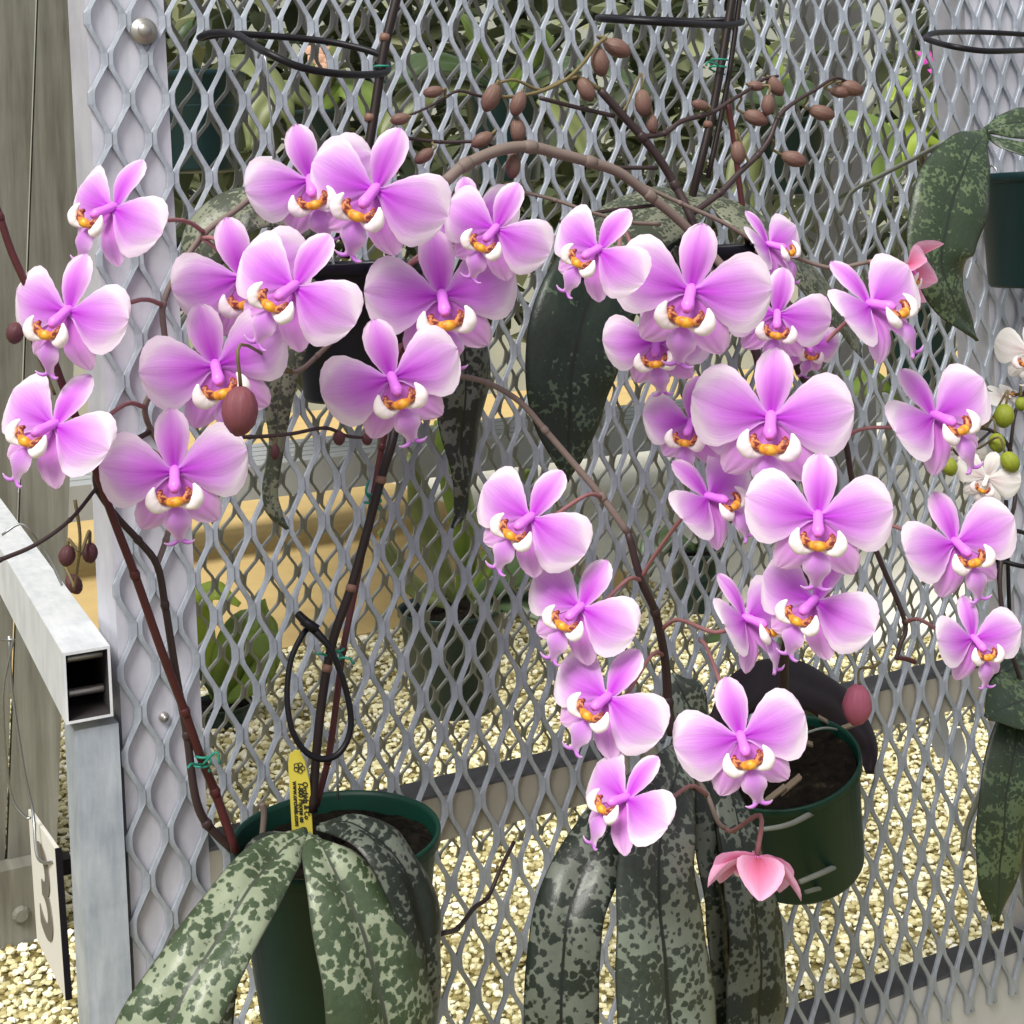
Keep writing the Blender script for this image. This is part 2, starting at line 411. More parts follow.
# ------------------------------------------------------------------ the display frame
frame = thing('display_frame', 'galvanised bench frame clad in diamond expanded metal mesh, holding the hanging orchids', 'mesh frame', wall(.5, 1.15))
A0, A1 = -.068, 1.13
mb = MB(); expanded(mb, O, WX, -WU, WN, A0, A1, -.18, 1.117, .0056, .0032); part('mesh_panel', mb, M['mesh'], frame, False)
q1, q0 = PD(390, 760, 2.02), PD(270, 60, 1.50)
BU = V((0, q0.y - q1.y, q0.z - q1.z)).normalized(); BN = V((0, -BU.z, BU.y))
bo = V((O.x, q0.y, q0.z)) + BU * .12
mb = MB(); expanded(mb, bo, WX, -BU, BN, .03, 1.9, -.05, 1.36, .0044, .003); part('mesh_panel', mb, M['mesh_back'], frame, False)
def post(a0, a1, b0, b1, d):
    mb = MB(); mb.box(wall(a0, b0, -.004 - d), WX * (a1 - a0), WN * d, -WU * (b1 - b0)); return mb
pl = part('post', post(-.070, .001, -.2, 1.3, .085), M['post'], frame, False)
part('post', post(1.012, 1.12, -.2, 1.3, .06), M['post'], frame, False)
# round bolts through the mesh into the left post
def bolt(px, py, r, off=.004):
    b = MB(); c = P(px, py, off)
    b.lathe([(.0, .0065), (r * .45, .0065), (r * .5, .004), (r * .55, .003), (r * .95, .002), (r, 0), (r, -.004)], c, WN, 20)
    return b
part('bolt', bolt(144, 31, .0125), M['bolt'], pl)
part('bolt', bolt(164, 717, .0045, -.002), M['bolt'], pl)
for px, py in ((122, 660), (123, 697), (128, 776)):
    b = MB(); c = P(px, py, -.03); b.box(c + WU * .006, V((.012, 0, 0)), WN * .012, -WU * .014); part('bolt', b, M['bolt'], pl, False)
def rail(b, h, mat):
    mb = MB(); mb.box(wall(.001, b + .002, -.05), WX * 1.011, WN * .046, -WU * h); r = part('rail', mb, mat, frame, False)
    mb = MB(); mb.box(wall(.001, b, -.052), WX * 1.011, WN * .0482, -WU * .003); part('rail_top_shade', mb, M['railshade'], r, False)  # thin added plate, carries the painted shade of the rail's top face
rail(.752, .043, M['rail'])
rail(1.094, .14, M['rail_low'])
# leg and hollow cross tube
def hollow(c, x, y, length, t):
    """rectangular tube: corner c, cross section x (wide) by y (tall), running along length"""
    mb = MB(); xn, yn = x.normalized() * t, y.normalized() * t
    o = [c, c + x, c + x + y, c + y]; i_ = [c + xn + yn, c + x - xn + yn, c + x + y - xn - yn, c + y + xn - yn]
    vs = o + [p + length for p in o] + i_ + [p + length for p in i_]
    fs, mi = [], []
    for k in range(4):
        k2 = (k + 1) % 4
        mb_f = (k, k2, 4 + k2, 4 + k); fs.append(mb_f)
    mb.add(vs, fs + [(k, 8 + k, 8 + (k + 1) % 4, (k + 1) % 4) for k in range(4)], 0)
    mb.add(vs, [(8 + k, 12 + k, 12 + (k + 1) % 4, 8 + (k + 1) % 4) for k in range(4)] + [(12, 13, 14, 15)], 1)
    return mb
T0 = P(66, 725, .012); tx = WX * ((P(113, 725, .012) - T0).length); ty = WU * ((P(66, 653, .012) - P(66, 725, .012)).length)
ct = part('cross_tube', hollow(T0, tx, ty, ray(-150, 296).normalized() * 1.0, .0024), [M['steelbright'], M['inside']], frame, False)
for h in (.78, .28):
    b = MB(); e = T0 + ty * h + tx * .97 + V((0, .03, 0)); s = e - tx * .78
    pts = [s.lerp(e, k / 24) for k in range(25)]
    b.tube(pts, [(.0042 if k % 2 else .0034) if k > 3 else .0038 for k in range(25)], 8, 0, False, 1); part('threaded_bolt', b, M['bolt'], ct)
L0 = T0 - V((0, 0, 0))
mb = MB(); la, lb = wall(0, 0), None
la0 = P(75, 731, .006)
mb.box(la0 + WN * .0 - WU * .6, WX * .0368, -WN * .055, WU * .6); part('leg', mb, M['steel'], frame, False)
b = MB(); loop = [P(2, 535, .03), P(20, 524, .03), P(33, 534, .03), P(50, 560, .0), P(62, 585, -.03)]
b.tube(loop, .0012, 6, 0); part('wire', b, M['wire'], frame)

# ------------------------------------------------------------------ orchid flower, built once
def interp(tab, u):
    for (a, x), (b, y) in zip(tab, tab[1:]):
        if u <= b:
            t = (u - a) / (b - a); t = t * t * (3 - 2 * t) * .5 + t * .5
            return x + (y - x) * t
    return tab[-1][1]
W_PETAL = [(0, .05), (.08, .10), (.22, .24), (.38, .375), (.55, .475), (.70, .49), (.82, .43), (.91, .33), (.97, .20), (1, .04)]
W_DORS = [(0, .07), (.15, .15), (.35, .225), (.55, .265), (.75, .25), (.88, .19), (.96, .11), (1, .02)]
W_LSEP = [(0, .09), (.15, .17), (.4, .25), (.6, .27), (.8, .22), (.92, .14), (.98, .06), (1, .01)]
def blade(length, tab, ang, z0=0.0, reflex=.1, cup=.1, bow=0.0, ripple=.015, seed=0, r0=.04, nu=30, nv=13, asym=0.0):
    """a petal in the flower's own frame: x right, y up, z facing; ang is measured counter-clockwise from +x"""
    mb = MB(); vs, fs, un = [], [], []
    ca, sa = math.cos(ang), math.sin(ang)
    for i in range(nu):
        u = math.sin(.5 * math.pi * i / (nu - 1)) ** .85; w = interp(tab, u) * length / .92
        for j in range(nv):
            v = -1 + 2 * j / (nv - 1)
            x = r0 + u * length; y = v * w + bow * u * u * length + asym * w * math.sin(math.pi * u)
            x -= abs(v) ** 3 * .05 * length * math.sin(math.pi * min(1, u * 1.1)) * 0
            z = z0 + .10 * math.sin(math.pi * u * .9) * length - reflex * u * u * length - cup * v * v * w
            z += ripple * math.sin(7 * u + 3 * v + seed * 2.1) * (.3 + abs(v)) + ripple * .8 * math.sin(11 * v + seed)
            vs.append((x * ca - y * sa, x * sa + y * ca, z)); un.append((u, v))
    for i in range(nu - 1):
        for j in range(nv - 1):
            a = i * nv + j; fs.append((a, a + nv, a + nv + 1, a + 1))
    mb.add(vs, fs, 0, un); return mb
def lip_parts(white=False):
    out = []
    # trowel shaped middle lobe ending in two curled horns
    mb = MB(); vs, fs, un = [], [], []
    tab = [(0, .07), (.15, .12), (.4, .185), (.55, .18), (.75, .10), (.88, .075), (1, .10)]
    n, nv = 18, 9
    for i in range(n):
        u = i / (n - 1); w = interp(tab, u)
        for j in range(nv):
            v = -1 + 2 * j / (nv - 1)
            y = -.40 - u * .50; z = .27 + .06 * math.sin(u * 3) - .20 * u * u - .10 * v * v * (1 - u * .6)
            vs.append((v * w, y - (.02 * v * v if u > .9 else 0), z)); un.append((.25 + u * .6, v * .9))
    for i in range(n - 1):
        for j in range(nv - 1):
            a = i * nv + j; fs.append((a, a + nv, a + nv + 1, a + 1))
    mb.add(vs, fs, 0, un)
    for sgn in (-1, 1):
        mb.tube([(sgn * .03, -.885, .08), (sgn * .09, -.915, .09), (sgn * .15, -.915, .11), (sgn * .195, -.885, .15)], [.03, .03, .022, .006], 6, 0, False, 3)
    out.append(('lip', mb, M['white'] if white else M['midlobe']))
    for sgn in (-1, 1):       # white side lobes, curled up around the callus
        mb = MB()
        mb.tube([(sgn * .04, -.405, .28), (sgn * .14, -.425, .32), (sgn * .235, -.405, .36), (sgn * .29, -.325, .40), (sgn * .285, -.23, .42), (sgn * .25, -.14, .42)], [.018, .045, .085, .09, .06, .014], 12, 0, False, 4)
        mb.v = [(x, y, .33 + (z - .33) * .75) for x, y, z in mb.v]
        out.append(('side_lobe', mb, M['sidelobe']))
    mb = MB()
    mb.tube([(-.09, -.345, .36), (-.03, -.355, .385), (.03, -.355, .385), (.09, -.345, .36)], [.05, .07, .07, .05], 10, 0, False, 3)
    for sgn in (-1, 1): mb.tube([(sgn * .09, -.345, .35), (sgn * .15, -.315, .365), (sgn * .185, -.25, .36), (sgn * .165, -.19, .33)], [.045, .062, .055, .02], 10, 1, False, 3)
    out.append(('callus', mb, [M['callus'], M['callusred']]))
    return out
def column_mesh(white=False):
    mb = MB()
    mb.tube([(0, .05, -.01), (0, .01, .06), (0, -.07, .15), (0, -.17, .26), (0, -.235, .31)], [.055, .07, .068, .085, .045], 12, 0, False, 3)
    return mb.mesh('flower', M['colwhite'] if white else M['column'])
LIP = [(n, mb.mesh(n, mt)) for n, mb, mt in lip_parts()]
LIPW = [(n, mb.mesh(n, mt)) for n, mb, mt in lip_parts(True)]
COLM, COLW = column_mesh(), column_mesh(True)
D = math.radians
def variant(seed, reflex, lift, mats=('petal', 'sepal', 'lsepal'), droop=0):
    return [('petal', blade(.93, W_PETAL, D(3 + lift), .03, reflex, .16, .05, .012, seed, asym=-.05).mesh('petal', M[mats[0]])),
            ('petal', blade(.93, W_PETAL, D(177 - lift), .03, reflex, .16, -.05, .012, seed + 1, asym=.05).mesh('petal', M[mats[0]])),
            ('dorsal_sepal', blade(.80, W_DORS, D(90), .0, .10, .10, 0, .01, seed + 2).mesh('dorsal_sepal', M[mats[1]])),
            ('lateral_sepal', blade(.82, W_LSEP, D(-58 + droop), -.03, .16, .10, .06, .01, seed + 3).mesh('lateral_sepal', M[mats[2]])),
            ('lateral_sepal', blade(.82, W_LSEP, D(-122 - droop), -.03, .16, .10, -.06, .01, seed + 4).mesh('lateral_sepal', M[mats[2]]))]
VAR = [variant(0, .08, 0), variant(5, .18, -5), variant(9, .02, 6), variant(14, .26, 2)]
VAR.append(variant(21, -.22, 0))
VARW = variant(3, .12, 8, ('white', 'white', 'white'))
CUPPED = [('petal', 'petal', 3, W_PETAL), ('petal', 'petal', 177, W_PETAL), ('dorsal_sepal', 'sepal', 90, W_DORS), ('lateral_sepal', 'l', -50, W_LSEP), ('lateral_sepal', 'l', -130, W_LSEP)]
VARC = [(n, blade(.85, W_PETAL, D(a), 0, -.75, .5, 0, .012, k).mesh(n, M['pinkbud'])) for k, (n, _, a, tb) in enumerate(CUPPED)]

def frame_at(p, roll=0, yaw=0, pitch=0, scale=1.0):
    f = (CAM - p).normalized(); r = CU.cross(f).normalized(); u = f.cross(r)
    m = Matrix((r, u, f)).transposed()
    m = m @ Matrix.Rotation(D(-roll), 3, 'Z') @ Matrix.Rotation(D(yaw), 3, 'Y') @ Matrix.Rotation(D(pitch), 3, 'X')
    return Matrix.Translation(p) @ (m * scale).to_4x4()
def nearest(stems, p, bias=V((0, 0, 0))):
    best = None
    for s in stems:
        for q in s:
            d = (q - p - bias).length
            if best is None or d < best[0]: best = (d, q)
    return best[1]
def curve_pts(px):
    pts = [P(*q) for q in px]; out = []
    for i in range(len(pts) - 1):
        p1, p2 = pts[i], pts[i + 1]; p0 = pts[i - 1] if i else p1; p3 = pts[i + 2] if i + 2 < len(pts) else p2
        for k in range(6):
            t = k / 6
            out.append(.5 * ((2 * p1) + (p2 - p0) * t + (2 * p0 - 5 * p1 + 4 * p2 - p3) * t * t + (3 * p1 - p0 - 3 * p2 + p3) * t ** 3))
    return out + [pts[-1]]

class Plant:
    def __init__(s, name, label, base, cat='orchid', group=None):
        s.root = thing(name, label, cat, base, group); s.stems = []
    def stem(s, px, r0, r1, mat, name='flower_stem'):
        """px: list of (x, y, off); radii in pixels"""
        mb = MB(); pts = [P(*q) for q in px]; n = len(pts)
        rad = [(r0 + (r1 - r0) * i / (n - 1)) * depth(p) / F for i, p in enumerate(pts)]
        mb.tube(pts, rad, 8, 0, False, 5)
        if mat in ('stem_grey', 'stem_dark', 'stem_red') and n > 3:     # bract rings at the joints
            for i in range(1, n - 1, 2):
                tg = (pts[i + 1] - pts[i - 1]).normalized(); r = rad[i]
                mb.tube([pts[i] - tg * r * 1.2, pts[i], pts[i] + tg * r * 1.2], [r * 1.02, r * 1.28, r * 1.02], 8, 0, False, 2)
        o = part(name, mb, M[mat], s.root)
        if name == 'flower_stem': s.stems.append(curve_pts(px))
        return o
    def flower(s, x, y, off, span, roll=0, yaw=0, pitch=0, var=None, kind='pink', at=None, ped='pedicel'):
        p = P(x, y, off); sc = span / 2 * depth(p) / F
        mw = frame_at(p, roll, yaw, pitch, sc)
        o = link('flower', COLW if kind == 'white' else COLM, s.root, s.root.matrix_world.inverted() @ mw)
        vs = VARW if kind == 'white' else VARC if kind == 'cup' else VAR[var if var is not None else random.randrange(4)]
        for n, me in vs + (LIPW if kind == 'white' else LIP): link(n, me, o, Matrix.Identity(4))
        # pedicel from the back of the flower to the stem
        bk = mw @ V((0, .02, -.02)); q = P(*at) if at else nearest(s.stems, bk, V((0, .03, .01)))
        out = (mw.to_3x3() @ V((0, 0, -1))).normalized(); dl = (q - bk).length
        pts = [bk, bk + out * min(dl * .35, .03), q.lerp(bk, .25) + V((0, 0, .15 * dl)) * .3, q]
        inv = mw.inverted(); mb = MB(); k = 1 / sc
        mb.tube([inv @ a for a in pts], [.0022 * k, .0019 * k, .0018 * k, .0021 * k], 7, 0, False, 4)
        link('pedicel', mb.mesh('pedicel', M[ped]), o, Matrix.Identity(4))
        return o
    def bud(s, x, y, off, length, ang, mat='bud', fat=.62, at=None, ped='stem_olive'):
        """ang: direction of the tip in the picture plane, clockwise from +x"""
        p = P(x, y, off); L = length * depth(p) / F
        d = (CR * math.cos(D(ang)) - CU * math.sin(D(ang)) + (CAM - p).normalized() * .15).normalized()
        mb = MB(); prof = [(.0, -.5), (.16, -.48), (.36, -.36), (.47, -.14), (.5, .05), (.42, .26), (.26, .42), (.10, .49), (0, .5)]
        mb.lathe([(r * fat * L, h * L) for r, h in prof], p, d, 14)
        rg = random.Random(int(x * 7 + y))
        mb.v = [tuple(V(q) + V((rg.uniform(-1, 1), rg.uniform(-1, 1), rg.uniform(-1, 1))) * L * .012) for q in mb.v]
        o = part('bud', mb, M[mat], s.root)
        st = p - d * L * .46; q = P(*at) if at else nearest(s.stems, st)
        dl = (q - st).length
        c = MB(); c.tube([st, st - d * min(.4 * dl, .012) + V((0, 0, .12 * dl)), q.lerp(st, .3) + V((0, 0, .06 * dl)), q], [.0014, .0013, .0013, .0016], 6, 0, False, 4)
        part('pedicel', c, M[ped], o)
        return o
    def leaf(s, px, mats, ref=None, fold=.16, dome=.30, name='leaf', wpx=True, twist=0.0, tip=True):
        """px: list of (x, y, off, half width in pixels)"""
        pts = [P(a, b, c) for a, b, c, w in px]; ws = [w * depth(p) / F for (a, b, c, w), p in zip(px, pts)]
        return s.blade3d(pts, ws, mats, ref or V((0, -.75, .65)), fold, dome, name, twist)
    def blade3d(s, pts, ws, mats, ref, fold=.16, dome=.3, name='leaf', twist=0.0):
        n = len(pts); q, w2 = [], []
        for i in range(n - 1):
            p1, p2 = pts[i], pts[i + 1]; p0 = pts[i - 1] if i else p1 * 2 - p2; p3 = pts[i + 2] if i + 2 < n else p2 * 2 - p1
            w0, w3 = ws[max(i - 1, 0)], ws[min(i + 2, n - 1)]
            for k in range(7):
                t = k / 7; f = lambda a, b, c, d: .5 * ((2 * b) + (c - a) * t + (2 * a - 5 * b + 4 * c - d) * t * t + (3 * b - a - 3 * c + d) * t ** 3)
                q.append(f(p0, p1, p2, p3)); w2.append(max(.0006, f(w0, ws[i], ws[i + 1], w3)))
        q.append(pts[-1]); w2.append(ws[-1]); n = len(q)
        nv = 13; vs, un, um, fs = [], [], [], []; acc = 0; ref = V(ref).normalized()
        th = .0016
        for i in range(n):
            tg = (q[min(i + 1, n - 1)] - q[max(i - 1, 0)]).normalized()
            if i: acc += (q[i] - q[i - 1]).length
            sd = tg.cross(ref); sd = sd.normalized() if sd.length > .05 else CR
            if twist: sd = (Matrix.Rotation(twist * i / n, 3, tg) @ sd)
            nm = sd.cross(tg).normalized()
            for j in range(nv):
                v = -1 + 2 * j / (nv - 1); w = w2[i]
                h = w * (fold * min(1, abs(v) * 2.2) - dome * v * v) + .0012 * math.sin(acc * 90 + v * 3)
                vs.append(q[i] + sd * v * w + nm * h); un.append((i / (n - 1), v)); um.append((acc * 10, v * w * 10))
        o = len(vs)
        for i in range(n):
            tg = (q[min(i + 1, n - 1)] - q[max(i - 1, 0)]).normalized(); sd = tg.cross(ref); sd = sd.normalized() if sd.length > .05 else CR
            nm = sd.cross(tg).normalized()
            for j in range(nv): vs.append(V(vs[i * nv + j]) - nm * th * (1.0 if 0 < j < nv - 1 else .3)); un.append((i / (n - 1), -1 + 2 * j / (nv - 1))); um.append((0, 0))
        top, bot = [], []
        for i in range(n - 1):
            for j in range(nv - 1):
                a = i * nv + j; top.append((a, a + 1, a + nv + 1, a + nv)); bot.append((o + a, o + a + nv, o + a + nv + 1, o + a + 1))
            for j in (0, nv - 1):
                a = i * nv + j; e = (a, a + nv, o + a + nv, o + a); bot.append(e if j == 0 else e[::-1])
        for j in range(nv - 1):
            a = (n - 1) * nv + j; bot.append((a, a + 1, o + a + 1, o + a)); bot.append((j + 1, j, o + j, o + j + 1))
        mb = MB(); mb.add(vs, [], 0, un, um)
        for f in top: mb.f.append(f); mb.mi.append(0)
        for f in bot: mb.f.append(f); mb.mi.append(1)
        return part(name, mb, list(mats), s.root)
    def pot(s, rim, r, h, mat, axis=V((0, 0, 1)), taper=.78, fill=.014, hook=True):
        axis = V(axis).normalized(); t = .0022; mb = MB()
        pr = [(0, -h), (r * taper * .96, -h), (r * taper, -h + .004), (r * .985, -.012), (r * 1.0, -.011), (r * 1.03, -.010), (r * 1.035, -.001), (r * 1.03, 0), (r * 1.0, 0), (r * .985, -.004), (r * .94, -.03), (r * .93, -.05)]
        mb.lathe(pr, rim, axis, 48); o = part('pot', mb, M[mat], s.root)
        mx = MB(); rg = random.Random(int(r * 9999)); pts = [(0, -fill * .6)] + [(r * .95 * k / 8, -fill * (.6 + .4 * k / 8)) for k in range(1, 9)]
        mx.lathe(pts, rim, axis, 40); mx.v = [tuple(V(p) + axis * rg.uniform(-.003, .003)) for p in mx.v]
        part('potting_mix', mx, M['bark'], s.root)
        if hook:
            b = MB(); c = V(rim) + V((0, r * 1.03, 0)); b.tube([c + V((0, -.004, -.03)), c + V((0, -.003, .003)), c + V((0, .006, .012)), c + V((0, .014, .004)), c + V((0, .015, -.012))], .0015, 6, 0, False, 4); part('hanger', b, M['wire'], s.root)
        return o
    def chips(s, pts):
        for k, (x, y, off, L, ang) in enumerate(pts):
            p = P(x, y, off); l = L * depth(p) / F; d = (CR * math.cos(D(ang)) - CU * math.sin(D(ang))).normalized()
            mb = MB(); u = V((0, -.4, .9)); sd = d.cross(u).normalized()
            mb.box(p - d * l / 2 - sd * l * .12, d * l, sd * l * .24, u * l * .12); part('bark_chip', mb, M['chip'], s.root, False)

# ------------------------------------------------------------------ plant with the mottled leaves, lower left
A = Plant('potted_orchid', 'pink moth orchid in lower left green pot, pale silver mottled leaves over the rim', P(335, 1000, .105), 'orchid', )
A.pot(P(336, 832, .112), .0865, .150, 'pot', (0, 0, 1), .80, .016)
LA = (M['leafA'], M['under'])
A.leaf([(308, 832, .17, 8), (282, 850, .19, 24), (256, 880, .215, 33), (228, 923, .235, 38), (196, 974, .25, 44), (165, 1030, .255, 50), (138, 1085, .25, 50)], LA, (-.25, -.62, .7), .22, .22)
A.leaf([(312, 834, .17, 6), (325, 852, .20, 25), (348, 898, .225, 45), (370, 955, .24, 58), (384, 1020, .245, 64), (394, 1085, .24, 62)], LA, (.15, -.75, .6), .2, .24)
A.leaf([(318, 826, .165, 6), (352, 824, .185, 22), (388, 848, .21, 32), (416, 900, .22, 36), (425, 962, .225, 33), (424, 1030, .22, 29), (420, 1085, .215, 26)], (M['leafBd'], M['under']), (.35, -.55, .75), .2, .3)
A.leaf([(300, 838, .13, 6), (262, 846, .13, 14), (240, 900, .14, 16), (226, 960, .13, 14), (222, 1040, .12, 10)], (M['leafBd'], M['under']), (-.3, -.6, .7))
S = A.stem
S([(236, 852, .12), (215, 792, .12), (200, 755, .13), (185, 712, .14), (162, 652, .155), (135, 575, .17), (112, 515, .18), (85, 440, .19), (60, 378, .2), (35, 305, .2), (12, 253, .2), (0, 217, .2), (-14, 178, .2)], 4.6, 3.6, 'stem_red')
S([(233, 850, .115), (207, 824, .12), (195, 795, .125), (187, 735, .13), (177, 680, .14), (165, 605, .15), (157, 565, .155), (138, 540, .16), (117, 517, .165), (98, 490, .17), (97, 468, .17), (112, 452, .165), (150, 432, .15)], 4.4, 2.8, 'stem_dark')
S([(157, 565, .155), (166, 540, .15), (172, 515, .145), (178, 482, .13), (168, 455, .13), (152, 432, .14), (145, 407, .15), (158, 380, .15), (165, 345, .15), (163, 305, .15), (180, 268, .14), (205, 233, .14), (232, 213, .13), (262, 192, .11), (300, 180, .08)], 3, 3.2, 'stem_grey')
S([(98, 486, .17), (70, 520, .19), (35, 545, .2), (0, 560, .21), (-20, 570, .21)], 2.0, 2.6, 'stem_dark')
S([(55, 395, .19), (40, 360, .19), (28, 335, .2), (14, 322, .2)], 1.6, 1.2, 'stem_olive')
S([(316, 806, .12), (328, 760, .12), (336, 705, .12), (343, 650, .12), (353, 600, .115), (364, 545, .115), (374, 492, .115), (382, 447, .115), (393, 400, .12), (402, 360, .14), (405, 320, .15), (392, 265, .15), (372, 225, .15), (340, 200, .14)], 3.6, 3.0, 'stem_red')
S([(215, 436, .15), (250, 437, .15), (290, 434, .15), (325, 428, .15), (347, 436, .15), (368, 438, .15)], 2.2, 1.6, 'stem_dark')
S([(250, 372, .14), (275, 370, .14), (298, 371, .14), (318, 355, .145), (342, 330, .15), (368, 295, .15), (392, 265, .15)], 2.2, 3, 'stem_grey')
S([(75, 500, .16), (80, 535, .16), (78, 565, .15), (74, 590, .14)], 1.8, 1.2, 'stem_olive')
S([(440, 934, .14), (458, 928, .10), (474, 908, .06), (488, 897, .04), (500, 870, .03), (514, 842, .012)], 2.6, 2.0, 'stem_dark', 'aerial_root')
S([(262, 838, .10), (264, 815, .10), (262, 803, .10)], 3.2, 3.4, 'stem_grey', 'old_stem')
f = A.flower
f(114, 209, .22, 136, 30, -46, 4, 1, at=(205, 233, .14))
f(69, 312, .23, 144, 16, -37, 4, 0, at=(163, 305, .15))
f(55, 426, .23, 144, 35, -37, 4, 0, at=(145, 407, .15))
f(175, 472, .22, 152, -4, -4, 4, 2)
f(243, 277, .18, 148, -16, -8, 2, 0)
f(295, 287, .25, 150, 34, -24, 6, 1)
f(216, 366, .21, 154, -16, -4, 2, 2)
f(311, 180, .17, 138, -16, -8, 0, 0)
f(376, 190, .22, 158, 22, -18, 6, 1)
f(442, 296, .205, 160, -8, 2, 2, 2, at=(402, 330, .15))
f(496, 229, .25, 122, 26, -16, 4, 1, at=(400, 275, .15))
f(472, 218, .19, 100, -12, -12, 2, 3, at=(400, 275, .15))
f(392, 378, .22, 148, -18, 2, 2, 0, at=(402, 345, .145))
b = A.bud
b(240, 411, .28, 50, 92, 'budred', .74, at=(292, 372, .14))
b(15, 333, .2, 22, 95, 'buddark', .8)
b(339, 438, .15, 15, 85, 'buddark', .85); b(367, 439, .15, 13, 80, 'buddark', .85)
b(67, 556, .15, 21, 95, 'buddark', .8); b(90, 553, .14, 20, 88, 'buddark', .8); b(74, 584, .13, 22, 60, 'buddark', .7)
b(275, 452, .15, 16, 92, 'buddark', .6)

# ------------------------------------------------------------------ plant with the grey mottled leaves, lower right
B = Plant('potted_orchid', 'pink moth orchid in lower right green pot, dark grey mottled leaves beside the pot', P(790, 890, .1), 'orchid')
bx = (V((0, 0, 1)) + V((-.27, -.12, 0))).normalized()
B.pot(P(782, 760, .105), .0765, .122, 'pot', bx, .84, .010)
LB, LBd = (M['leafB'], M['under']), (M['leafBd'], M['under'])
B.leaf([(692, 742, .20, 9), (676, 775, .25, 27), (664, 820, .275, 37), (658, 872, .285, 43), (663, 942, .29, 51), (670, 1024, .29, 58), (675, 1085, .285, 58)], LB, (-.05, -.85, .5), .12, .2)
B.leaf([(684, 748, .18, 8), (645, 790, .22, 24), (602, 842, .25, 32), (572, 902, .265, 35), (563, 962, .27, 37), (561, 1030, .27, 38), (562, 1085, .265, 37)], LBd, (-.4, -.7, .55), .16, .3)
B.leaf([(702, 742, .16, 8), (712, 800, .19, 22), (718, 862, .20, 25), (727, 922, .2, 26), (733, 1024, .195, 26), (735, 1085, .19, 25)], LBd, (.2, -.8, .5))
B.leaf([(708, 742, .12, 8), (732, 800, .19, 20), (750, 880, .215, 32), (760, 950, .22, 39), (759, 1030, .22, 41), (757, 1085, .215, 40)], LBd, (.15, -.85, .5), .1, .22)
B.leaf([(706, 745, .14, 12), (694, 715, .15, 26), (682, 692, .15, 24), (672, 674, .14, 6)], LB, (-.1, -.8, .5))
B.leaf([(712, 742, .1, 10), (742, 694, .07, 20), (790, 680, .045, 26), (836, 700, .04, 27), (866, 738, .05, 20), (870, 774, .06, 5)], (M['underdark'], M['underdark']), (.1, -.75, .6), .1, .3)
B.chips([(775, 795, .17, 24, -38), (790, 786, .175, 26, -40), (802, 742, .13, 22, 200), (846, 728, .1, 22, -20), (826, 722, .09, 18, 30), (770, 765, .15, 18, 60)])
S = B.stem
S([(672, 735, .17), (668, 702, .17), (665, 660, .18), (655, 612, .2), (641, 580, .21), (628, 532, .21)], 5, 4, 'stem_dark')
S([(628, 533, .21), (602, 497, .2), (575, 465, .19), (545, 430, .18), (520, 402, .17), (488, 383, .16), (455, 375, .15)], 4, 2.8, 'stem_grey')
S([(738, 829, .19), (765, 829, .20), (790, 824, .195), (812, 813, .17)], 2.2, 2.8, 'root', 'aerial_root')
S([(800, 882, .17), (828, 870, .16), (850, 858, .12), (862, 842, .06)], 2.6, 3.2, 'root', 'aerial_root')
S([(806, 892, .16), (836, 882, .12), (858, 862, .06)], 2.2, 2.8, 'root', 'aerial_root')
S([(800, 735, .11), (826, 728, .11), (846, 735, .10), (852, 752, .12), (862, 770, .1)], 1.4, 1.2, 'root', 'aerial_root')
S([(770, 740, .13), (783, 690, .16), (785, 650, .19), (800, 600, .22), (812, 540, .24), (790, 480, .26), (772, 420, .27), (752, 340, .26), (722, 295, .24), (704, 255, .22), (690, 215, .21), (675, 185, .2), (660, 160, .2), (642, 137, .2), (625, 118, .2), (600, 90, .2)], 5, 4.2, 'stem_dark')
S([(445, 182, .22), (465, 165, .22), (500, 150, .22), (530, 147, .22), (560, 154, .22), (590, 162, .22), (620, 173, .22), (650, 196, .22), (680, 221, .22), (706, 248, .22), (730, 275, .23)], 6.4, 4.6, 'stem_grey')
S([(575, 161, .215), (605, 165, .21), (629, 179, .21), (680, 203, .22), (722, 222, .23), (760, 244, .24), (800, 259, .25), (833, 268, .26), (868, 262, .27)], 2.4, 2.2, 'stem_grey')
S([(545, 150, .21), (600, 166, .2), (657, 168, .2)], 1.8, 2.2, 'stem_dark')
S([(642, 137, .2), (665, 133, .2), (680, 122, .2), (700, 116, .2), (715, 111, .2), (730, 101, .2), (745, 92, .2), (762, 80, .2), (778, 76, .2)], 3, 1.6, 'stem_dark')
S([(690, 215, .21), (720, 193, .21), (740, 172, .21), (758, 155, .21), (770, 138, .21), (778, 118, .21), (792, 104, .21), (815, 90, .21), (835, 78, .21), (848, 82, .21)], 3.6, 1.4, 'stem_dark')
S([(500, 97, .21), (520, 96, .21), (545, 90, .21), (568, 78, .21), (584, 62, .21), (596, 46, .21), (606, 38, .21)], 1.8, 2.0, 'stem_olive')
S([(600, 90, .2), (580, 78, .2), (560, 82, .2), (540, 90, .2), (515, 80, .2), (495, 84, .2)], 2.4, 1.4, 'stem_olive')
S([(540, 98, .2), (575, 107, .2), (614, 116, .2)], 2.2, 2.4, 'stem_dark')
S([(392, 120, .2), (415, 113, .2), (440, 101, .2), (458, 91, .2), (480, 96, .2), (500, 98, .2)], 1.2, 1.8, 'stem_dark')
S([(398, 137, .19), (440, 142, .19), (480, 142, .2), (500, 150, .21)], 2.0, 1.6, 'stem_dark')
S([(515, 190, .2), (555, 200, .21), (590, 212, .22), (628, 222, .22), (660, 224, .22)], 1.8, 2.2, 'stem_grey')
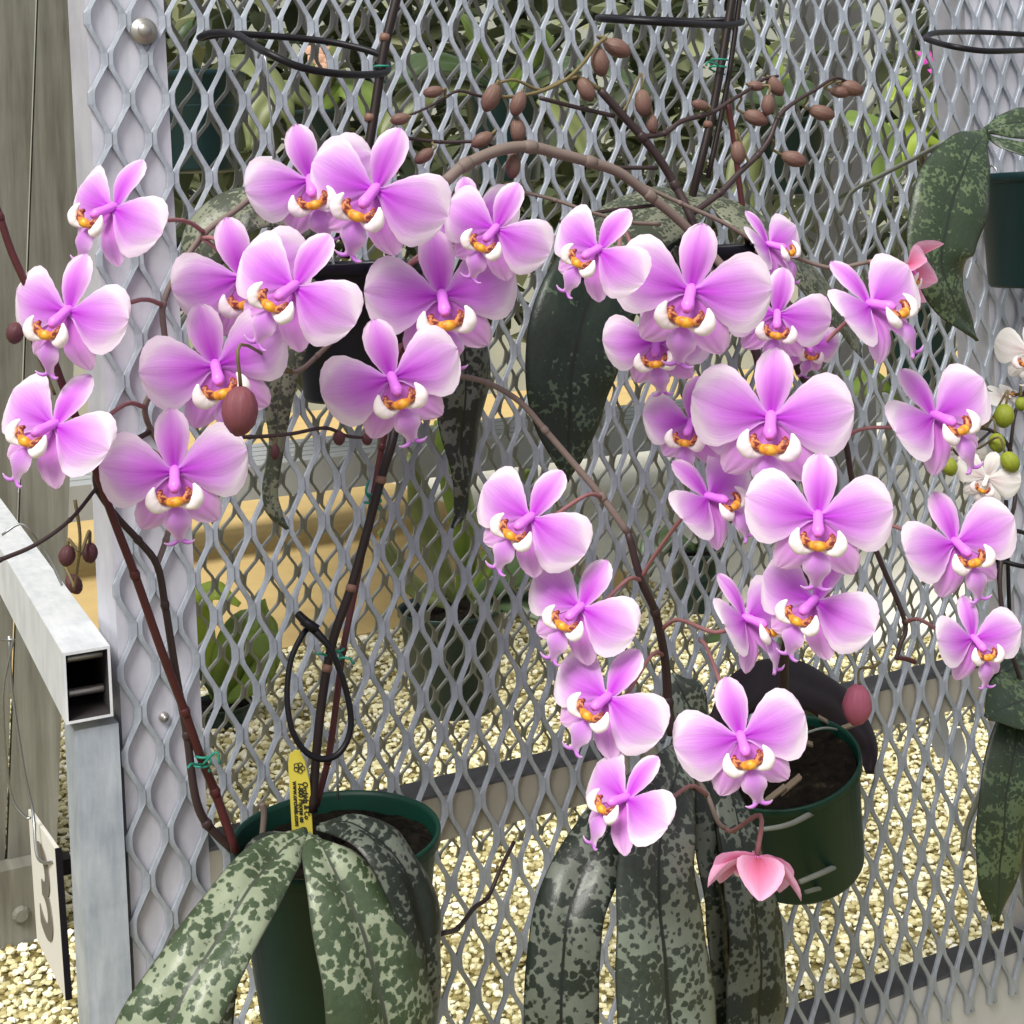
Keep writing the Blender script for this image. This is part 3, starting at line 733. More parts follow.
S([(560, 222, .21), (600, 212, .21), (655, 205, .21)], 2.2, 2.0, 'stem_dark')
S([(720, 290, .24), (760, 312, .26), (784, 340, .27), (800, 373, .27), (824, 410, .26), (844, 438, .25), (852, 480, .24), (864, 520, .24), (882, 565, .24), (905, 622, .24), (900, 645, .24), (896, 660, .24)], 4.2, 2.2, 'stem_dark')
S([(896, 658, .24), (906, 659, .24), (915, 662, .24)], 2.0, 2.6, 'stem_red')
S([(690, 770, .2), (707, 795, .24), (718, 822, .25), (728, 830, .25)], 2.8, 2.4, 'stem_grey')
f = B.flower
f(599, 250, .38, 120, 38, -28, 6, 1, at=(628, 222, .22))
f(691, 291, .34, 164, 10, -2, 4, 2, at=(720, 290, .24))
f(657, 341, .29, 116, -6, -12, 6, 0)
f(692, 422, .28, 110, 8, -14, 6, 1)
f(771, 418, .36, 168, 4, 0, 2, 2)
f(768, 246, .27, 100, -24, 62, -6, 4, at=(760, 244, .24))
f(777, 314, .31, 112, 8, 6, 4, 1)
f(808, 343, .29, 74, 10, 24, 4, 3)
f(870, 306, .34, 140, -40, 53, 2, 4, at=(800, 373, .27))
f(934, 417, .33, 136, -34, 40, 2, 4, at=(844, 438, .25))
f(818, 517, .42, 152, 2, 2, 2, 2)
f(815, 601, .40, 132, 26, -20, 6, 1)
f(955, 543, .34, 128, -22, 26, 2, 4, at=(866, 524, .24))
f(973, 639, .36, 102, -14, 34, 4, 4, at=(905, 622, .24))
f(531, 518, .26, 134, 34, -20, 4, 1, at=(602, 497, .2))
f(581, 608, .28, 128, 30, -20, 4, 0, at=(641, 580, .21))
f(608, 698, .30, 134, 34, -20, 4, 1, at=(664, 655, .18))
f(627, 799, .34, 122, 38, -40, 4, 0, at=(707, 795, .24))
f(741, 737, .36, 140, -16, 2, 4, 0, at=(700, 640, .2))
f(708, 498, .30, 120, -48, 42, 8, 4, at=(641, 578, .21))
f(745, 620, .34, 124, -32, 56, 4, 4, at=(660, 630, .19))
o = f(757, 856, .33, 104, 4, 8, 96, 0, 'cup', at=(726, 829, .25)); o['label'] = 'half open drooping rose pink flower'
o = f(908, 266, .28, 74, 60, 70, -40, 0, 'cup', at=(868, 262, .27)); o['label'] = 'rose pink flower seen from behind'
b = B.bud
for q in ((617, 48, .2, 30, 25), (600, 62, .205, 30, 80), (586, 90, .21, 26, 60), (643, 103, .2, 28, 85), (652, 124, .2, 20, 85), (700, 105, .2, 18, 195), (491, 98, .21, 30, 115), (518, 104, .215, 26, 110), (518, 131, .21, 26, 85), (482, 140, .21, 24, 150), (513, 166, .21, 26, 95), (433, 92, .2, 20, 170), (400, 119, .2, 20, 170), (424, 156, .19, 22, 145), (756, 118, .2, 26, 20), (768, 105, .21, 22, 95), (775, 86, .2, 24, 50), (756, 86, .2, 17, 10), (822, 113, .21, 26, 15), (794, 159, .21, 26, 18), (738, 153, .21, 24, 85), (851, 88, .21, 26, 18), (840, 92, .205, 20, 10)):
    b(*q)
b(857, 705, .20, 42, 95, 'budpink', .74, at=(870, 540, .24), ped='pedicel') if False else b(857, 705, .20, 40, 95, 'budpink', .74, at=(880, 662, .22))

# ------------------------------------------------------------------ upper row of hanging plants, mostly behind the flowers
C = Plant('potted_orchid', 'orchid in a dark navy pot hidden behind the left cluster of pink flowers', P(350, 400, .08), 'orchid')
C.pot(P(356, 262, .070), .062, .125, 'potnavy', (0, 0, 1), .84, .014)
C.leaf([(332, 246, .09, 14), (290, 210, .10, 30), (248, 204, .10, 36), (212, 232, .09, 34), (192, 276, .08, 18)], (M['leafL'], M['under']), (-.1, -.6, .8), .1, .2)
C.leaf([(312, 275, .10, 12), (290, 340, .11, 18), (279, 395, .11, 15), (277, 445, .105, 8), (270, 490, .10, 8), (276, 513, .10, 7), (288, 529, .10, 2)], (M['leafL'], M['under']), (-.2, -.85, .4))
C.leaf([(405, 262, .10, 16), (452, 315, .11, 34), (466, 370, .11, 36), (462, 430, .10, 25), (464, 480, .095, 12), (461, 510, .09, 8), (452, 528, .09, 2)], LBd, (.2, -.85, .45))
Dp = Plant('potted_orchid', 'orchid with broad pale speckled leaves arching behind the right cluster of pink flowers', P(725, 330, .08), 'orchid')
Dp.pot(P(728, 245, .065), .056, .09, 'potnavy', (0, 0, 1), .82, .014)
Dp.leaf([(708, 196, .08, 12), (676, 200, .11, 34), (635, 222, .12, 42), (590, 248, .12, 34), (556, 272, .11, 10)], (M['leafL'], M['under']), (-.1, -.6, .8), .08, .22)
Dp.leaf([(712, 194, .08, 12), (745, 214, .11, 34), (790, 250, .12, 44), (832, 300, .12, 38), (862, 350, .11, 14)], (M['leafL'], M['under']), (.1, -.6, .8), .08, .22)
Dp.leaf([(690, 215, .08, 14), (632, 240, .11, 40), (590, 300, .13, 51), (573, 365, .135, 50), (569, 420, .13, 38), (569, 460, .125, 17), (568, 482, .12, 2)], (M['leafD'], M['under']), (-.05, -.9, .4), .08, .16)
# ------------------------------------------------------------------ plants on the right post
Ep = Plant('potted_orchid', 'dark leaved orchid in teal pot on the right post, long speckled leaf', P(1045, 285, .12), 'orchid')
Ep.pot(P(1044, 172, .10), .073, .135, 'potteal', (0, 0, 1), .92, .014)
LE = (M['leafE'], M['under'])
Ep.leaf([(988, 131, .21, 5), (972, 152, .23, 26), (957, 188, .24, 41), (946, 228, .245, 40), (942, 262, .245, 35), (952, 298, .24, 24), (968, 325, .235, 10), (978, 340, .23, 2)], LE, (-.15, -.9, .3), .1, .2)
Ep.leaf([(986, 130, .2, 5), (1008, 124, .21, 17), (1035, 122, .22, 24), (1070, 130, .22, 24)], LE, (0, -.75, .65))
Ep.leaf([(986, 134, .2, 4), (1005, 142, .22, 10), (1035, 152, .24, 14), (1070, 170, .24, 14)], LE, (0, -.75, .65))
Ep.stem([(945, 142, .2), (915, 158, .14), (880, 176, .08), (852, 192, .03), (840, 215, .012)], 2.8, 2.0, 'root', 'aerial_root')
Fp = Plant('potted_orchid', 'white flowered orchid with green buds at the right edge, long hanging leaf', P(1050, 940, .12), 'orchid')
Fp.pot(P(1072, 800, .11), .066, .13, 'potdark', (0, 0, 1), .85, .014)
Fp.leaf([(1070, 700, .2, 40), (1030, 700, .22, 36), (1005, 707, .23, 24), (987, 717, .235, 3)], LE, (0, -.7, .7), .08, .2)
Fp.leaf([(1030, 690, .19, 12), (1018, 730, .21, 24), (1008, 785, .22, 29), (1003, 835, .22, 29), (999, 885, .215, 23), (996, 922, .21, 4)], LE, (-.1, -.9, .4), .1, .2)
Fp.leaf([(1040, 690, .16, 8), (1024, 660, .17, 12), (1002, 668, .175, 15), (992, 690, .17, 6)], (M['leafD'], M['under']), (0, -.7, .7))
Fp.stem([(1008, 720, .2), (1000, 745, .14), (986, 782, .06), (968, 822, .02), (962, 850, .01)], 3.6, 2.6, 'root', 'aerial_root')
S = Fp.stem
S([(1024, 690, .2), (1008, 640, .21), (1000, 590, .21), (1004, 540, .2), (1015, 500, .18), (1010, 450, .17), (990, 430, .17), (960, 428, .17)], 2.4, 1.8, 'stem_dark')
S([(1010, 450, .17), (1016, 410, .17), (1030, 380, .17), (1040, 340, .17)], 1.8, 1.4, 'stem_dark')
S([(990, 432, .17), (975, 445, .17), (960, 455, .17), (952, 448, .17)], 1.4, 1.2, 'stem_dark')
f = Fp.flower
f(987, 478, .2, 66, 18, -4, 10, 0, 'white', ped='stem_olive'); f(1030, 352, .2, 74, 4, -10, 0, 0, 'white', ped='stem_olive')
f(966, 452, .16, 46, 30, 30, 10, 0, 'white', ped='stem_olive'); f(1003, 396, .15, 44, -30, 50, -30, 0, 'white', ped='stem_olive')
for q in ((965, 439, .18, 13, 95), (950, 467, .18, 18, 80), (997, 443, .2, 20, 80), (1010, 462, .22, 22, 60), (1004, 416, .19, 24, 100), (1021, 404, .19, 14, 90)):
    Fp.bud(*q, 'budgreen', .85)

# ------------------------------------------------------------------ stakes, rings, ties, tags
def cane(name, label, px, r, nodes=(), cat='stake', ring=None, mat='cane'):
    t = thing(name, label, cat, P(*px[0]))
    pts = [P(*q) for q in px]; mb = MB(); mb.tube(pts, [r * depth(p) / F for p in pts], 10, 0, False, 4); part('cane', mb, M[mat], t)
    for x, y, off in nodes:
        c = P(x, y, off); tg = (pts[-1] - pts[0]).normalized(); k = r * depth(c) / F
        mb = MB(); mb.tube([c - tg * k * .8, c, c + tg * k * .8], [k * 1.05, k * 1.2, k * 1.05], 10, 0, False, 1); part('cane_node', mb, M['node'], t)
    return t
def ring(t, pts, r, mat='black', closed=True):
    p = [P(*q) for q in pts]; mb = MB(); mb.tube(p, r * depth(p[0]) / F, 8, 0, closed, 6); return part('support_ring', mb, M[mat], t)
cane('plant_stake', 'dark bamboo stake rising from the lower left pot behind a pink flower', [(313, 812, .135), (315, 770, .135), (322, 700, .135), (333, 640, .135), (351, 588, .135), (368, 528, .135), (383, 472, .135), (392, 443, .135), (398, 410, .125)], 4.6, ((351, 588, .135), (381, 480, .135), (327, 668, .135)))
t = cane('plant_stake', 'dark bamboo stake with a black wire ring at upper left, leaning above the pink flowers', [(345, 258, .09), (368, 150, .1), (378, 88, .1), (385, 45, .1), (398, -8, .1), (404, -40, .1)], 4.8, ((385, 38, .1), (370, 118, .1)))
ring(t, [(388, 68, .09), (378, 74, .12), (340, 74, .16), (300, 67, .17), (270, 54, .16), (255, 46, .13), (235, 34, .09), (212, 33, .05), (200, 38, .02), (225, 34, .02), (270, 36, .02), (330, 42, .03), (378, 54, .06)], 3.6)
t = cane('plant_stake', 'pair of dark canes with a flat black ring at top centre', [(690, 205, .09), (700, 165, .1), (712, 115, .1), (722, 60, .1), (732, 0, .1), (738, -30, .1)], 4.2, ((708, 125, .1),))
mb = MB(); pts = [P(*q) for q in ((703, 178, .1), (716, 118, .1), (725, 70, .1), (735, 0, .1), (740, -30, .1))]; mb.tube([p + V((.006, 0, 0)) for p in pts], .0028, 8, 0, False, 3); part('cane', mb, M['cane'], t)
ring(t, [(742, 22, .1), (725, 25, .13), (680, 23.5, .17), (640, 21, .16), (605, 19, .12), (598, 18, .08), (606, 17.5, .04), (640, 19, .02), (690, 21, .03), (730, 20, .06)], 3.4)
cane('plant_stake', 'thin red cane standing beside the buds at top right centre', [(752, 300, .1), (747, 240, .1), (740, 190, .1), (734, 140, .1), (727, 100, .1)], 3.0, (), 'stake', mat='stem_red')
t = cane('plant_stake', 'pair of thin black rods rising from the pot at the right edge', [(1010, 690, .17), (1006, 640, .17), (1000, 590, .17), (996, 540, .17), (995, 500, .17)], 2.2, (), mat='black')
mb = MB(); mb.tube([P(1012, 690, .14), P(1009, 600, .14), (P(1006, 500, .14))], .0022, 8, 0, False, 3); part('cane', mb, M['black'], t)
ring(t, [(990, 557, .17), (1005, 562, .19), (1030, 567, .2), (1055, 562, .17), (1060, 545, .12), (1040, 538, .1), (1010, 530, .11), (995, 540, .14)], 2.4)
t = thing('plant_hoop', 'black wire hoop ringing the post at the upper right corner', 'plant support', P(985, 40, .1))
ring(t, [(926, 38, .1), (935, 33, .07), (965, 32, .03), (1000, 33, .02), (1040, 36, .02), (1070, 42, .07), (1050, 49, .14), (1020, 50.5, .17), (985, 51, .18), (955, 47, .17), (935, 42, .13)], 3.0)
mb = MB(); mb.tube([P(1066, 40, .06), P(1068, 100, .08), P(1066, 175, .09)], .002, 8); part('stem_wire', mb, M['black'], t)
# loop of black tie on the lower left stake
t = thing('tie_loop', 'black plastic tie looped around the lower left stake and hanging in a teardrop', 'plant tie', P(322, 752, .15))
mb = MB(); lp = [P(*q) for q in ((298, 614, .13), (308, 624, .14), (320, 636, .15), (332, 652, .155), (346, 690, .155), (351, 725, .155), (342, 750, .155), (325, 759, .155), (306, 752, .155), (292, 730, .155), (287, 695, .15), (291, 660, .145), (303, 634, .14), (312, 626, .135))]
mb.tube(lp, [.0034, .0040, .0032, .0026, .0026, .0026, .0026, .0026, .0026, .0024, .0024, .0024, .0026, .0026], 8, 0, False, 5); part('strap', mb, M['black'], t)
mb = MB(); c = P(310, 625, .145); mb.tube([c - CR * .006 + CU * .004, c + CR * .006 - CU * .004], .0045, 6, 0, False, 1); part('clasp', mb, M['black'], t)
def twist(label, x, y, off, r, tails):
    t = thing('twist_tie', label, 'twist tie', P(x, y, off)); c = P(x, y, off); ax = (CU + CR * .2).normalized(); k = r * depth(c) / F
    sd = ax.cross((CAM - c).normalized()).normalized(); fw = ax.cross(sd)
    mb = MB(); mb.tube([c + (sd * math.cos(a) + fw * math.sin(a)) * k + ax * .0012 * (a - 6) for a in [i * .5 for i in range(26)]], .0011, 6, 0, False, 2); part('wrap', mb, M['tie'], t)
    for q in tails:
        mb = MB(); mb.tube([c - fw * k, P(*q[:3]), P(*q[3:])], .0011, 6, 0, False, 4); part('tail', mb, M['tie'], t)
twist('green twist tie on the lower left stake just under a pink flower', 373, 500, .12, 8, [(366, 492, .13, 369, 480, .13)])
twist('green twist tie on the lower left stake beside the black loop', 334, 656, .125, 8, [(322, 654, .14, 316, 654, .14), (348, 658, .14, 354, 664, .14)])
twist('green twist tie around the red stem at the left post', 203, 762, .13, 8, [(192, 764, .145, 188, 768, .15), (216, 752, .145, 220, 764, .145)])
twist('teal twist tie on the pair of canes at top centre', 718, 66, .1, 8, [(708, 62, .12, 706, 66, .12)])
twist('teal twist tie on the stake at upper left below the ring', 380, 73, .1, 7, [])
# yellow plant tag
t = thing('plant_tag', 'yellow plastic plant tag with black print stuck in the lower left pot', 'plant tag', P(303, 822, .13))
tz = P(303, 790, .135); tr = (P(313, 790, .135) - P(293, 790, .125)).normalized(); tu = (P(299, 750, .14) - P(303, 822, .125)).normalized(); tr = (tr - tu * tr.dot(tu)).normalized(); tn = tr.cross(tu)
base = P(302, 824, .125); L = (P(300, 746, .135) - base).length; W2 = 10.6 * depth(base) / F
out = [(-W2, -.02), (W2, -.02), (W2, L * .55), (W2 * .62, L * .86), (W2 * .2, L * .985), (-W2 * .3, L), (-W2 * .85, L * .93), (-W2, L * .82)]
mb = MB(); vs = [base + tr * x + tu * y + tn * .0005 for x, y in out] + [base + tr * x + tu * y - tn * .0005 for x, y in out]; n = len(out)
mb.add(vs, [tuple(range(n)), tuple(range(2 * n - 1, n - 1, -1))] + [(i, n + i, n + (i + 1) % n, (i + 1) % n) for i in range(n)]); tg = part('tag_blade', mb, M['tagyellow'], t, False)
def text(body, size, mat, org, x, y, z, parent, name='lettering', ext=.0002, bold=.00012, wide=1.0):
    cu = bpy.data.curves.new(name, 'FONT'); cu.body = body; cu.size = size; cu.extrude = ext; cu.align_x = 'CENTER'; cu.align_y = 'CENTER'; cu.materials.append(mat)
    cu.offset = bold
    m = Matrix((x, y, z)).transposed().to_4x4() @ Matrix.Diagonal((wide, 1, 1, 1)); m.translation = org
    tmp = bpy.data.objects.new(name, cu); COL.objects.link(tmp); bpy.context.view_layer.update()
    me = bpy.data.meshes.new_from_object(tmp.evaluated_get(bpy.context.evaluated_depsgraph_get())); me.name = name
    bpy.data.objects.remove(tmp); bpy.data.curves.remove(cu)
    o = bpy.data.objects.new(name, me); COL.objects.link(o); o.parent = parent; o.matrix_parent_inverse = parent.matrix_world.inverted(); o.matrix_basis = m
    return o
bpy.context.view_layer.update()
for x, body, y0, sz in ((-.45, 'www.orchids.com', .28, .0056), (.05, '1-800 Phone us', .30, .0058), (.52, 'Orchids & Co', .33, .0060)):
    text(body, sz, M['ink'], base + tr * W2 * x + tu * L * y0 + tn * .0009, -tu, tr, tn, tg)
cc = base + tr * W2 * .05 + tu * L * .77 + tn * .001
mb = MB()
for k in range(5):
    a = 1.2 + k * 2 * math.pi / 5; q = cc + (tr * math.cos(a) + tu * math.sin(a)) * .0028
    mb.tube([q + (tr * math.cos(b_) + tu * math.sin(b_)) * .0021 for b_ in [i * .7 for i in range(9)]], .0003, 5, 0, True, 2)
part('flower_emblem', mb, M['ink'], tg)
# numbered sign hanging left of the leg
NE0, NE1 = PD(58.5, 858, 1.36), PD(62, 988, 1.38); FA0, FA1 = PD(30.5, 816, 1.58), PD(34.5, 931, 1.60)
sx = ((NE0 + NE1) / 2 - (FA0 + FA1) / 2); sw = sx.length; sx.normalize(); su = ((NE0 + FA0) / 2 - (NE1 + FA1) / 2); sh = su.length; su = (su - sx * su.dot(sx)).normalized(); sn = sx.cross(su)
if sn.dot(CAM - NE0) < 0: sn = -sn
cen = (NE0 + NE1 + FA0 + FA1) / 4
t = thing('number_sign', 'white sign plate with a grey 3 hanging by wire beside the tube leg', 'sign', cen - su * sh / 2)
mb = MB(); mb.box(cen - sx * sw / 2 - su * sh / 2 - sn * .004, sx * sw, su * sh, sn * .004); pt = part('plate', mb, [M['signwhite']], t, False)
mb = MB(); mb.box(cen + sx * sw / 2 - su * sh / 2 - sn * .006, sx * .003, su * sh, sn * .0062); part('plate_edge', mb, M['black'], t, False)
bpy.context.view_layer.update()
text('3', sh * .92, M['ink2'], cen + sn * .0006 + sx * sw * .02, sx, su, sn, pt, 'numeral', .0006, .002, 2.3)
mb = MB(); hk = PD(46, 838, 1.47)
mb.tube([PD(9, 636, 1.50), PD(12, 690, 1.5), PD(24, 770, 1.5), PD(33, 812, 1.5), PD(36, 850, 1.47), PD(42, 862, 1.45), PD(54, 862, 1.40)], .0016, 6, 0, False, 4); part('hanger_wire', mb, M['wire'], t)
mb = MB(); mb.tube([PD(2, 640, 1.52), PD(7, 640, 1.5), PD(14, 640, 1.5), PD(12, 646, 1.5), PD(3, 700, 1.5), PD(10, 790, 1.52), PD(24, 816, 1.52), PD(31, 818, 1.52)], .0014, 6, 0, False, 4); part('hanger_wire', mb, M['wire'], t)
mb = MB(); c = PD(64, 868, 1.42); mb.box(c - V((.004, 0, .008)), V((.012, 0, 0)), V((0, .02, 0)), V((0, 0, .016))); part('clip', mb, M['black'], t, False)
for lab, x, y, w_, h_ in (('pale grey tag hanging behind the mesh below the middle rail, left of a white tag', 940, 708, 9, 50), ('small white tag hanging behind the mesh below the middle rail at right', 958, 728, 8, 40)):
    c = P(x, y, -.045); k = depth(c) / F; t = thing('plant_tag', lab, 'plant tag', c - CU * h_ * k)
    q = [(-.3, 0), (.3, 0), (1, -.45), (.9, -.75), (.3, -1), (-.3, -1), (-.9, -.75), (-1, -.45)]; n = len(q); fw = (CAM - c).normalized() * .0006
    vs = [c + CR * a * w_ * k + CU * b_ * h_ * k + fw for a, b_ in q] + [c + CR * a * w_ * k + CU * b_ * h_ * k - fw for a, b_ in q]
    mb = MB(); mb.add(vs, [tuple(range(n))[::-1], tuple(range(n, 2 * n))] + [(i, (i + 1) % n, n + (i + 1) % n, n + i) for i in range(n)]); part('tag_blade', mb, M['tagwhite'], t, False)
# wire with a small white tag, upper left
t = thing('hanging_wire_tag', 'thin grey wire with a small white tag hanging at upper left behind the flowers', 'plant tag', P(265, 160, .06))
mb = MB(); mb.tube([P(258, 58, .04), P(261, 50, .05), P(266, 62, .06), P(270, 110, .06), P(275, 158, .06)], .0011, 6, 0, False, 4); part('wire', mb, M['wire'], t)
mb = MB(); c = P(259, 165, .06); mb.box(c, CR * .012, CU * .008, (CAM - c).normalized() * .001); part('tag_blade', mb, M['tagwhite'], t, False)
t = thing('hanger_wire', 'clear grey hanger wire standing behind the stems in the lower left pot', 'wire', P(338, 798, .08))
mb = MB(); mb.tube([P(338, 800, .08), P(337, 740, .075), P(337, 690, .07), P(341, 660, .04), P(343, 640, .01)], .0012, 6, 0, False, 4); part('wire', mb, M['wire'], t)

# ------------------------------------------------------------------ plants behind the mesh
def back_plant(label, px, py, dep, r, h, potmat, leaves, cat='orchid', group=None, flowers=(), wires=True):
    c = PD(px, py, dep); k = dep / F
    p = Plant('potted_plant', label, c - V((0, 0, h)), cat, group)
    p.pot(c, r, h, potmat, (0, 0, 1), .8, .014, False)
    for L in leaves:
        mat = L[0]; pts, ws = [], []
        for i, (x, y, w) in enumerate(L[1:]):
            q = PD(x, y, dep - .03 * i if i < 4 else dep - .09); pts.append(q); ws.append(w * k)
        p.blade3d(pts, ws, (M[mat], M[mat]), (0, -.7, .7))
    for x, y, w, mat in flowers:
        q = PD(x, y, dep - .06); mb = MB()
        for a in range(5):
            mb.add(*petalq(q, a * 72 + 20, w * k))
        part('flower', mb, M[mat], p.root)
    if wires:
        mb = MB(); mb.tube([c + V((r, 0, -.01)), c + V((r * .5, .02, .12)), c + V((0, .03, .2))], .0014, 6); part('hanger', mb, M['wire'], p.root)
    return p
def petalq(c, ang, L):
    a = D(ang); d = CR * math.cos(a) + CU * math.sin(a); s_ = CR * -math.sin(a) + CU * math.cos(a); f_ = (CAM - c).normalized()
    vs = [c, c + d * L * .5 + s_ * L * .32 + f_ * L * .1, c + d * L - f_ * L * .1, c + d * L * .5 - s_ * L * .32 + f_ * L * .1, c + d * L * .5 + f_ * L * .18]
    return vs, [(0, 4, 1), (1, 4, 2), (2, 4, 3), (3, 4, 0)]
back_plant('olive leaved plant in dark pot behind the mesh, between the lower pots', 452, 606, 2.42, .092, .175, 'potdark',
  [('leafolive', (458, 604, 6), (440, 560, 16), (425, 510, 20), (414, 470, 10), (410, 452, 2)), ('leafgreen', (462, 600, 6), (468, 540, 16), (455, 480, 18), (440, 430, 8), (436, 420, 2)),
   ('leafdk', (470, 604, 8), (500, 575, 20), (540, 560, 22), (572, 585, 14), (580, 600, 2)), ('leafgreen', (470, 600, 6), (498, 548, 14), (520, 500, 15), (530, 470, 6)),
   ('leafdk', (478, 606, 8), (520, 600, 16), (570, 622, 16), (600, 645, 6)), ('leafolive', (450, 604, 6), (420, 590, 12), (395, 560, 12), (380, 530, 4))])
back_plant('dark green pot behind the mesh in the upper left corner', 200, 74, 2.0, .062, .14, 'potteal',
  [('leafolive', (205, 72, 6), (232, 58, 14), (262, 70, 16), (285, 105, 10), (292, 130, 2)), ('leafdk', (200, 72, 6), (190, 50, 14), (196, 20, 12), (210, 0, 3))])
back_plant('small dark pot behind the mesh beside the side facing pink flower at centre right', 697, 550, 2.75, .055, .115, 'potdark',
  [('leafdk', (697, 548, 5), (672, 535, 12), (655, 545, 14), (645, 575, 6)), ('leafdk', (700, 548, 5), (720, 520, 10), (735, 500, 10), (742, 490, 2)), ('leafdk', (700, 640, 5), (730, 632, 10), (770, 640, 10), (790, 650, 2))])
back_plant('dark pot behind the mesh left of the hanging speckled leaf at upper right', 918, 302, 2.5, .07, .15, 'potteal',
  [('leafdk', (915, 300, 6), (890, 270, 14), (870, 290, 14), (862, 320, 4)), ('leafgreen', (900, 400, 4), (880, 380, 14), (850, 385, 16), (830, 410, 4)), ('leafdk', (920, 300, 6), (940, 260, 14), (948, 230, 12), (950, 210, 2))])
back_plant('dark pot with wide olive leaves behind the mesh at top centre', 505, 96, 2.6, .075, .16, 'potteal',
  [('leafdk', (500, 92, 6), (470, 68, 14), (430, 60, 16), (395, 75, 12), (380, 95, 3)), ('leafolive', (500, 92, 6), (460, 85, 14), (420, 92, 18), (392, 130, 12), (388, 150, 2)), ('leafgreen', (505, 92, 5), (490, 50, 18), (470, 25, 20), (455, 10, 4)),
   ('leafgreen', (508, 92, 5), (535, 45, 16), (540, 22, 18), (530, 5, 4)), ('leafolive', (512, 94, 6), (545, 95, 16), (580, 130, 18), (590, 165, 5)), ('leafdk', (510, 92, 6), (550, 66, 13), (600, 64, 16), (640, 85, 10), (655, 100, 2))])
back_plant('low plant with broad yellow green leaves on the gravel behind the left post', 222, 702, 4.2, .09, .058, 'potdark',
  [('leafgreen', (222, 700, 8), (232, 660, 22), (250, 630, 26), (262, 640, 20), (272, 680, 3)), ('leafbright', (218, 700, 6), (205, 650, 14), (200, 610, 16), (215, 590, 12), (240, 605, 3)), ('leafdk', (222, 700, 6), (200, 660, 12), (180, 640, 12), (165, 650, 3)),
   ('leafgreen', (226, 700, 6), (250, 680, 14), (268, 650, 14), (262, 600, 4))], wires=False)
back_plant('plant with magenta flowers far behind the mesh at the upper right', 950, 150, 3.2, .07, .15, 'potdark',
  [('leafbright', (950, 148, 8), (920, 130, 22), (895, 150, 22), (880, 190, 4)), ('leafgreen', (950, 148, 8), (975, 120, 22), (1000, 130, 22), (1010, 170, 4)), ('leafbright', (948, 148, 8), (930, 100, 18), (905, 85, 18), (890, 100, 4))], 'flowering plant', None,
  [(938, 42, 16, 'magenta'), (950, 58, 18, 'magenta'), (942, 74, 15, 'magenta'), (1010, 42, 14, 'magenta'), (956, 36, 12, 'magenta'), (928, 56, 12, 'magenta')])
back_plant('plant with pale peach flowers behind the black ring at upper left', 318, 112, 3.0, .07, .15, 'potdark',
  [('leafolive', (318, 110, 8), (290, 90, 20), (262, 110, 20), (250, 150, 4)), ('leafgreen', (318, 110, 8), (345, 85, 20), (370, 100, 22), (385, 150, 4)), ('leafolive', (318, 110, 6), (325, 70, 16), (340, 45, 16), (350, 30, 3))], 'flowering plant', None,
  [(316, 52, 15, 'peach'), (322, 62, 12, 'peach')])
back_plant('bright leaved plant behind the mesh beside the grey post at top right', 790, 120, 2.8, .075, .15, 'potdark',
  [('leafbright', (790, 118, 8), (785, 80, 20), (770, 55, 20), (760, 40, 4)), ('leafdk', (790, 118, 8), (815, 90, 18), (780, 92, 20), (740, 100, 4)), ('leafgreen', (790, 118, 8), (870, 120, 18), (885, 160, 22), (880, 210, 6)), ('leafolive', (780, 118, 8), (750, 150, 16), (745, 200, 18), (760, 230, 4))])
# grey post, far bench, foliage
mb = MB(); c0 = PD(822, 0, 6.4); mb.box((c0.x, c0.y, 0), (.24, 0, 0), (0, .24, 0), (0, 0, 3.6)); o = part('support_post', mb, M['concrete'], None, False); tag(o, 'square grey post standing behind the mesh at upper right', 'post')
t = thing('plant_bench', 'long grey slatted bench far behind the mesh', 'bench', (3.5, 6.4, 0))
for k in range(5):
    mb = MB(); mb.box((.6, 6.1 + k * .13, .40), (7.5, 0, 0), (0, .11, 0), (0, 0, .03)); part('bench_slat', mb, M['benchgrey'], t, False)
mb = MB(); mb.box((.6, 6.08, .28), (7.5, 0, 0), (0, .02, 0), (0, 0, .15)); part('apron', mb, M['benchgrey'], t, False)
for x in (.8, 3.2, 5.6, 7.8):
    mb = MB(); mb.box((x, 6.12, .005), (.07, 0, 0), (0, .07, 0), (0, 0, .395)); part('leg', mb, M['benchgrey'], t, False)
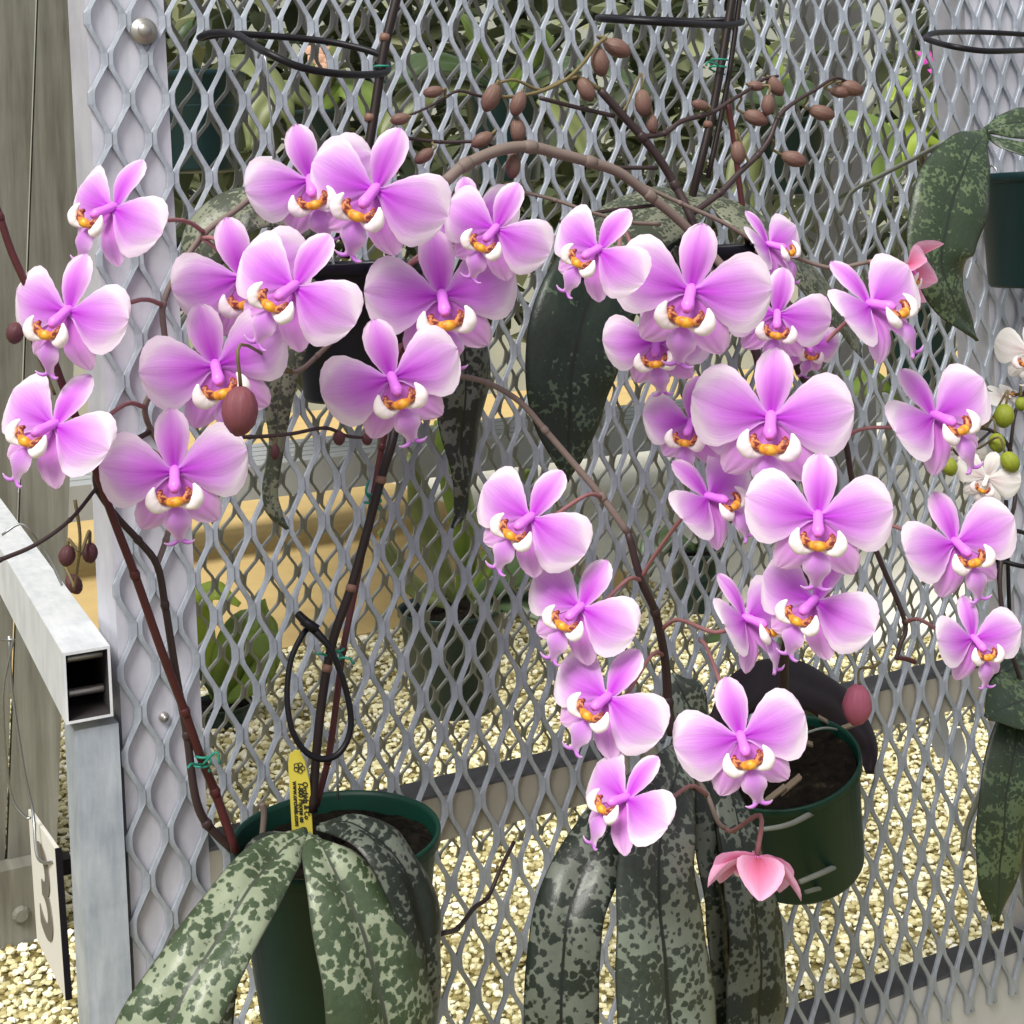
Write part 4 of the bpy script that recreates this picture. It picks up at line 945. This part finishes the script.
def foliage():
    mb = MB(); rg = random.Random(5); tone = []
    for k in range(7000):
        y = rg.uniform(3.6, 6.6); px = rg.uniform(150, 1080)
        if 806 < px < 874 or (y > 4.9 and 770 < px < 905): continue
        r = ray(px, 200); x = r.x / r.y * y
        z = rg.uniform(1.05, 3.0) if y > 4 else rg.uniform(1.4, 2.6)
        if noise.noise(V((x * 1.1, y, z * 1.6))) < -.22: continue
        c = V((x, y, z)); L = rg.uniform(.08, .26); a = rg.uniform(0, 6.28); el = rg.uniform(-.9, .5)
        d = V((math.cos(a) * math.cos(el), math.sin(a) * math.cos(el), math.sin(el))); s_ = d.cross(V((0, 0, 1))).normalized() * L * rg.uniform(.16, .34); n_ = s_.cross(d).normalized() * L * .12
        vs = [c, c + d * L * .35 + s_, c + d * L * .75 + s_ * .8 - n_, c + d * L - n_ * 2, c + d * L * .75 - s_ * .8 - n_, c + d * L * .35 - s_, c + d * L * .4 + n_]
        mb.add(vs, [(0, 6, 1), (1, 6, 2), (2, 6, 4, 3), (4, 6, 5), (5, 6, 0)]); mb.tone += [min(1, max(0, rg.gauss(.5, .28)))] * 7
    o = link('foliage', mb.mesh('foliage', M['foliage'])); tag(o, 'blurred green foliage of other plants far behind the mesh', 'foliage', None, 'stuff')
foliage()

# ------------------------------------------------------------------ light
w = bpy.data.worlds.new('world'); SC.world = w; w.use_nodes = True; nt = w.node_tree; nt.nodes.clear()
out = nt.nodes.new('ShaderNodeOutputWorld'); bg = nt.nodes.new('ShaderNodeBackground'); sky = nt.nodes.new('ShaderNodeTexSky')
sky.sky_type = 'NISHITA'; sky.sun_disc = False; sky.sun_elevation = D(50); sky.sun_rotation = D(200); sky.air_density = 1; sky.dust_density = 4; sky.ozone_density = 1
mixn = nt.nodes.new('ShaderNodeMix'); mixn.data_type = 'RGBA'; mixn.inputs[0].default_value = .72
nt.links.new(sky.outputs[0], mixn.inputs[6]); mixn.inputs[7].default_value = (5.2, 5.3, 5.4, 1)
nt.links.new(mixn.outputs[2], bg.inputs[0]); bg.inputs[1].default_value = .088; nt.links.new(bg.outputs[0], out.inputs[0])
sun = bpy.data.lights.new('sun', 'SUN'); sun.energy = 3.3; sun.angle = D(25); sun.color = (1, .97, .91)
so = bpy.data.objects.new('sun', sun); COL.objects.link(so); so.rotation_euler = V((.62, .40, -1)).to_track_quat('-Z', 'Y').to_euler()
vs = SC.view_settings; vs.view_transform = 'Standard'; vs.look = 'None'; vs.gamma = 1; vs.use_curve_mapping = False; vs.exposure = .40
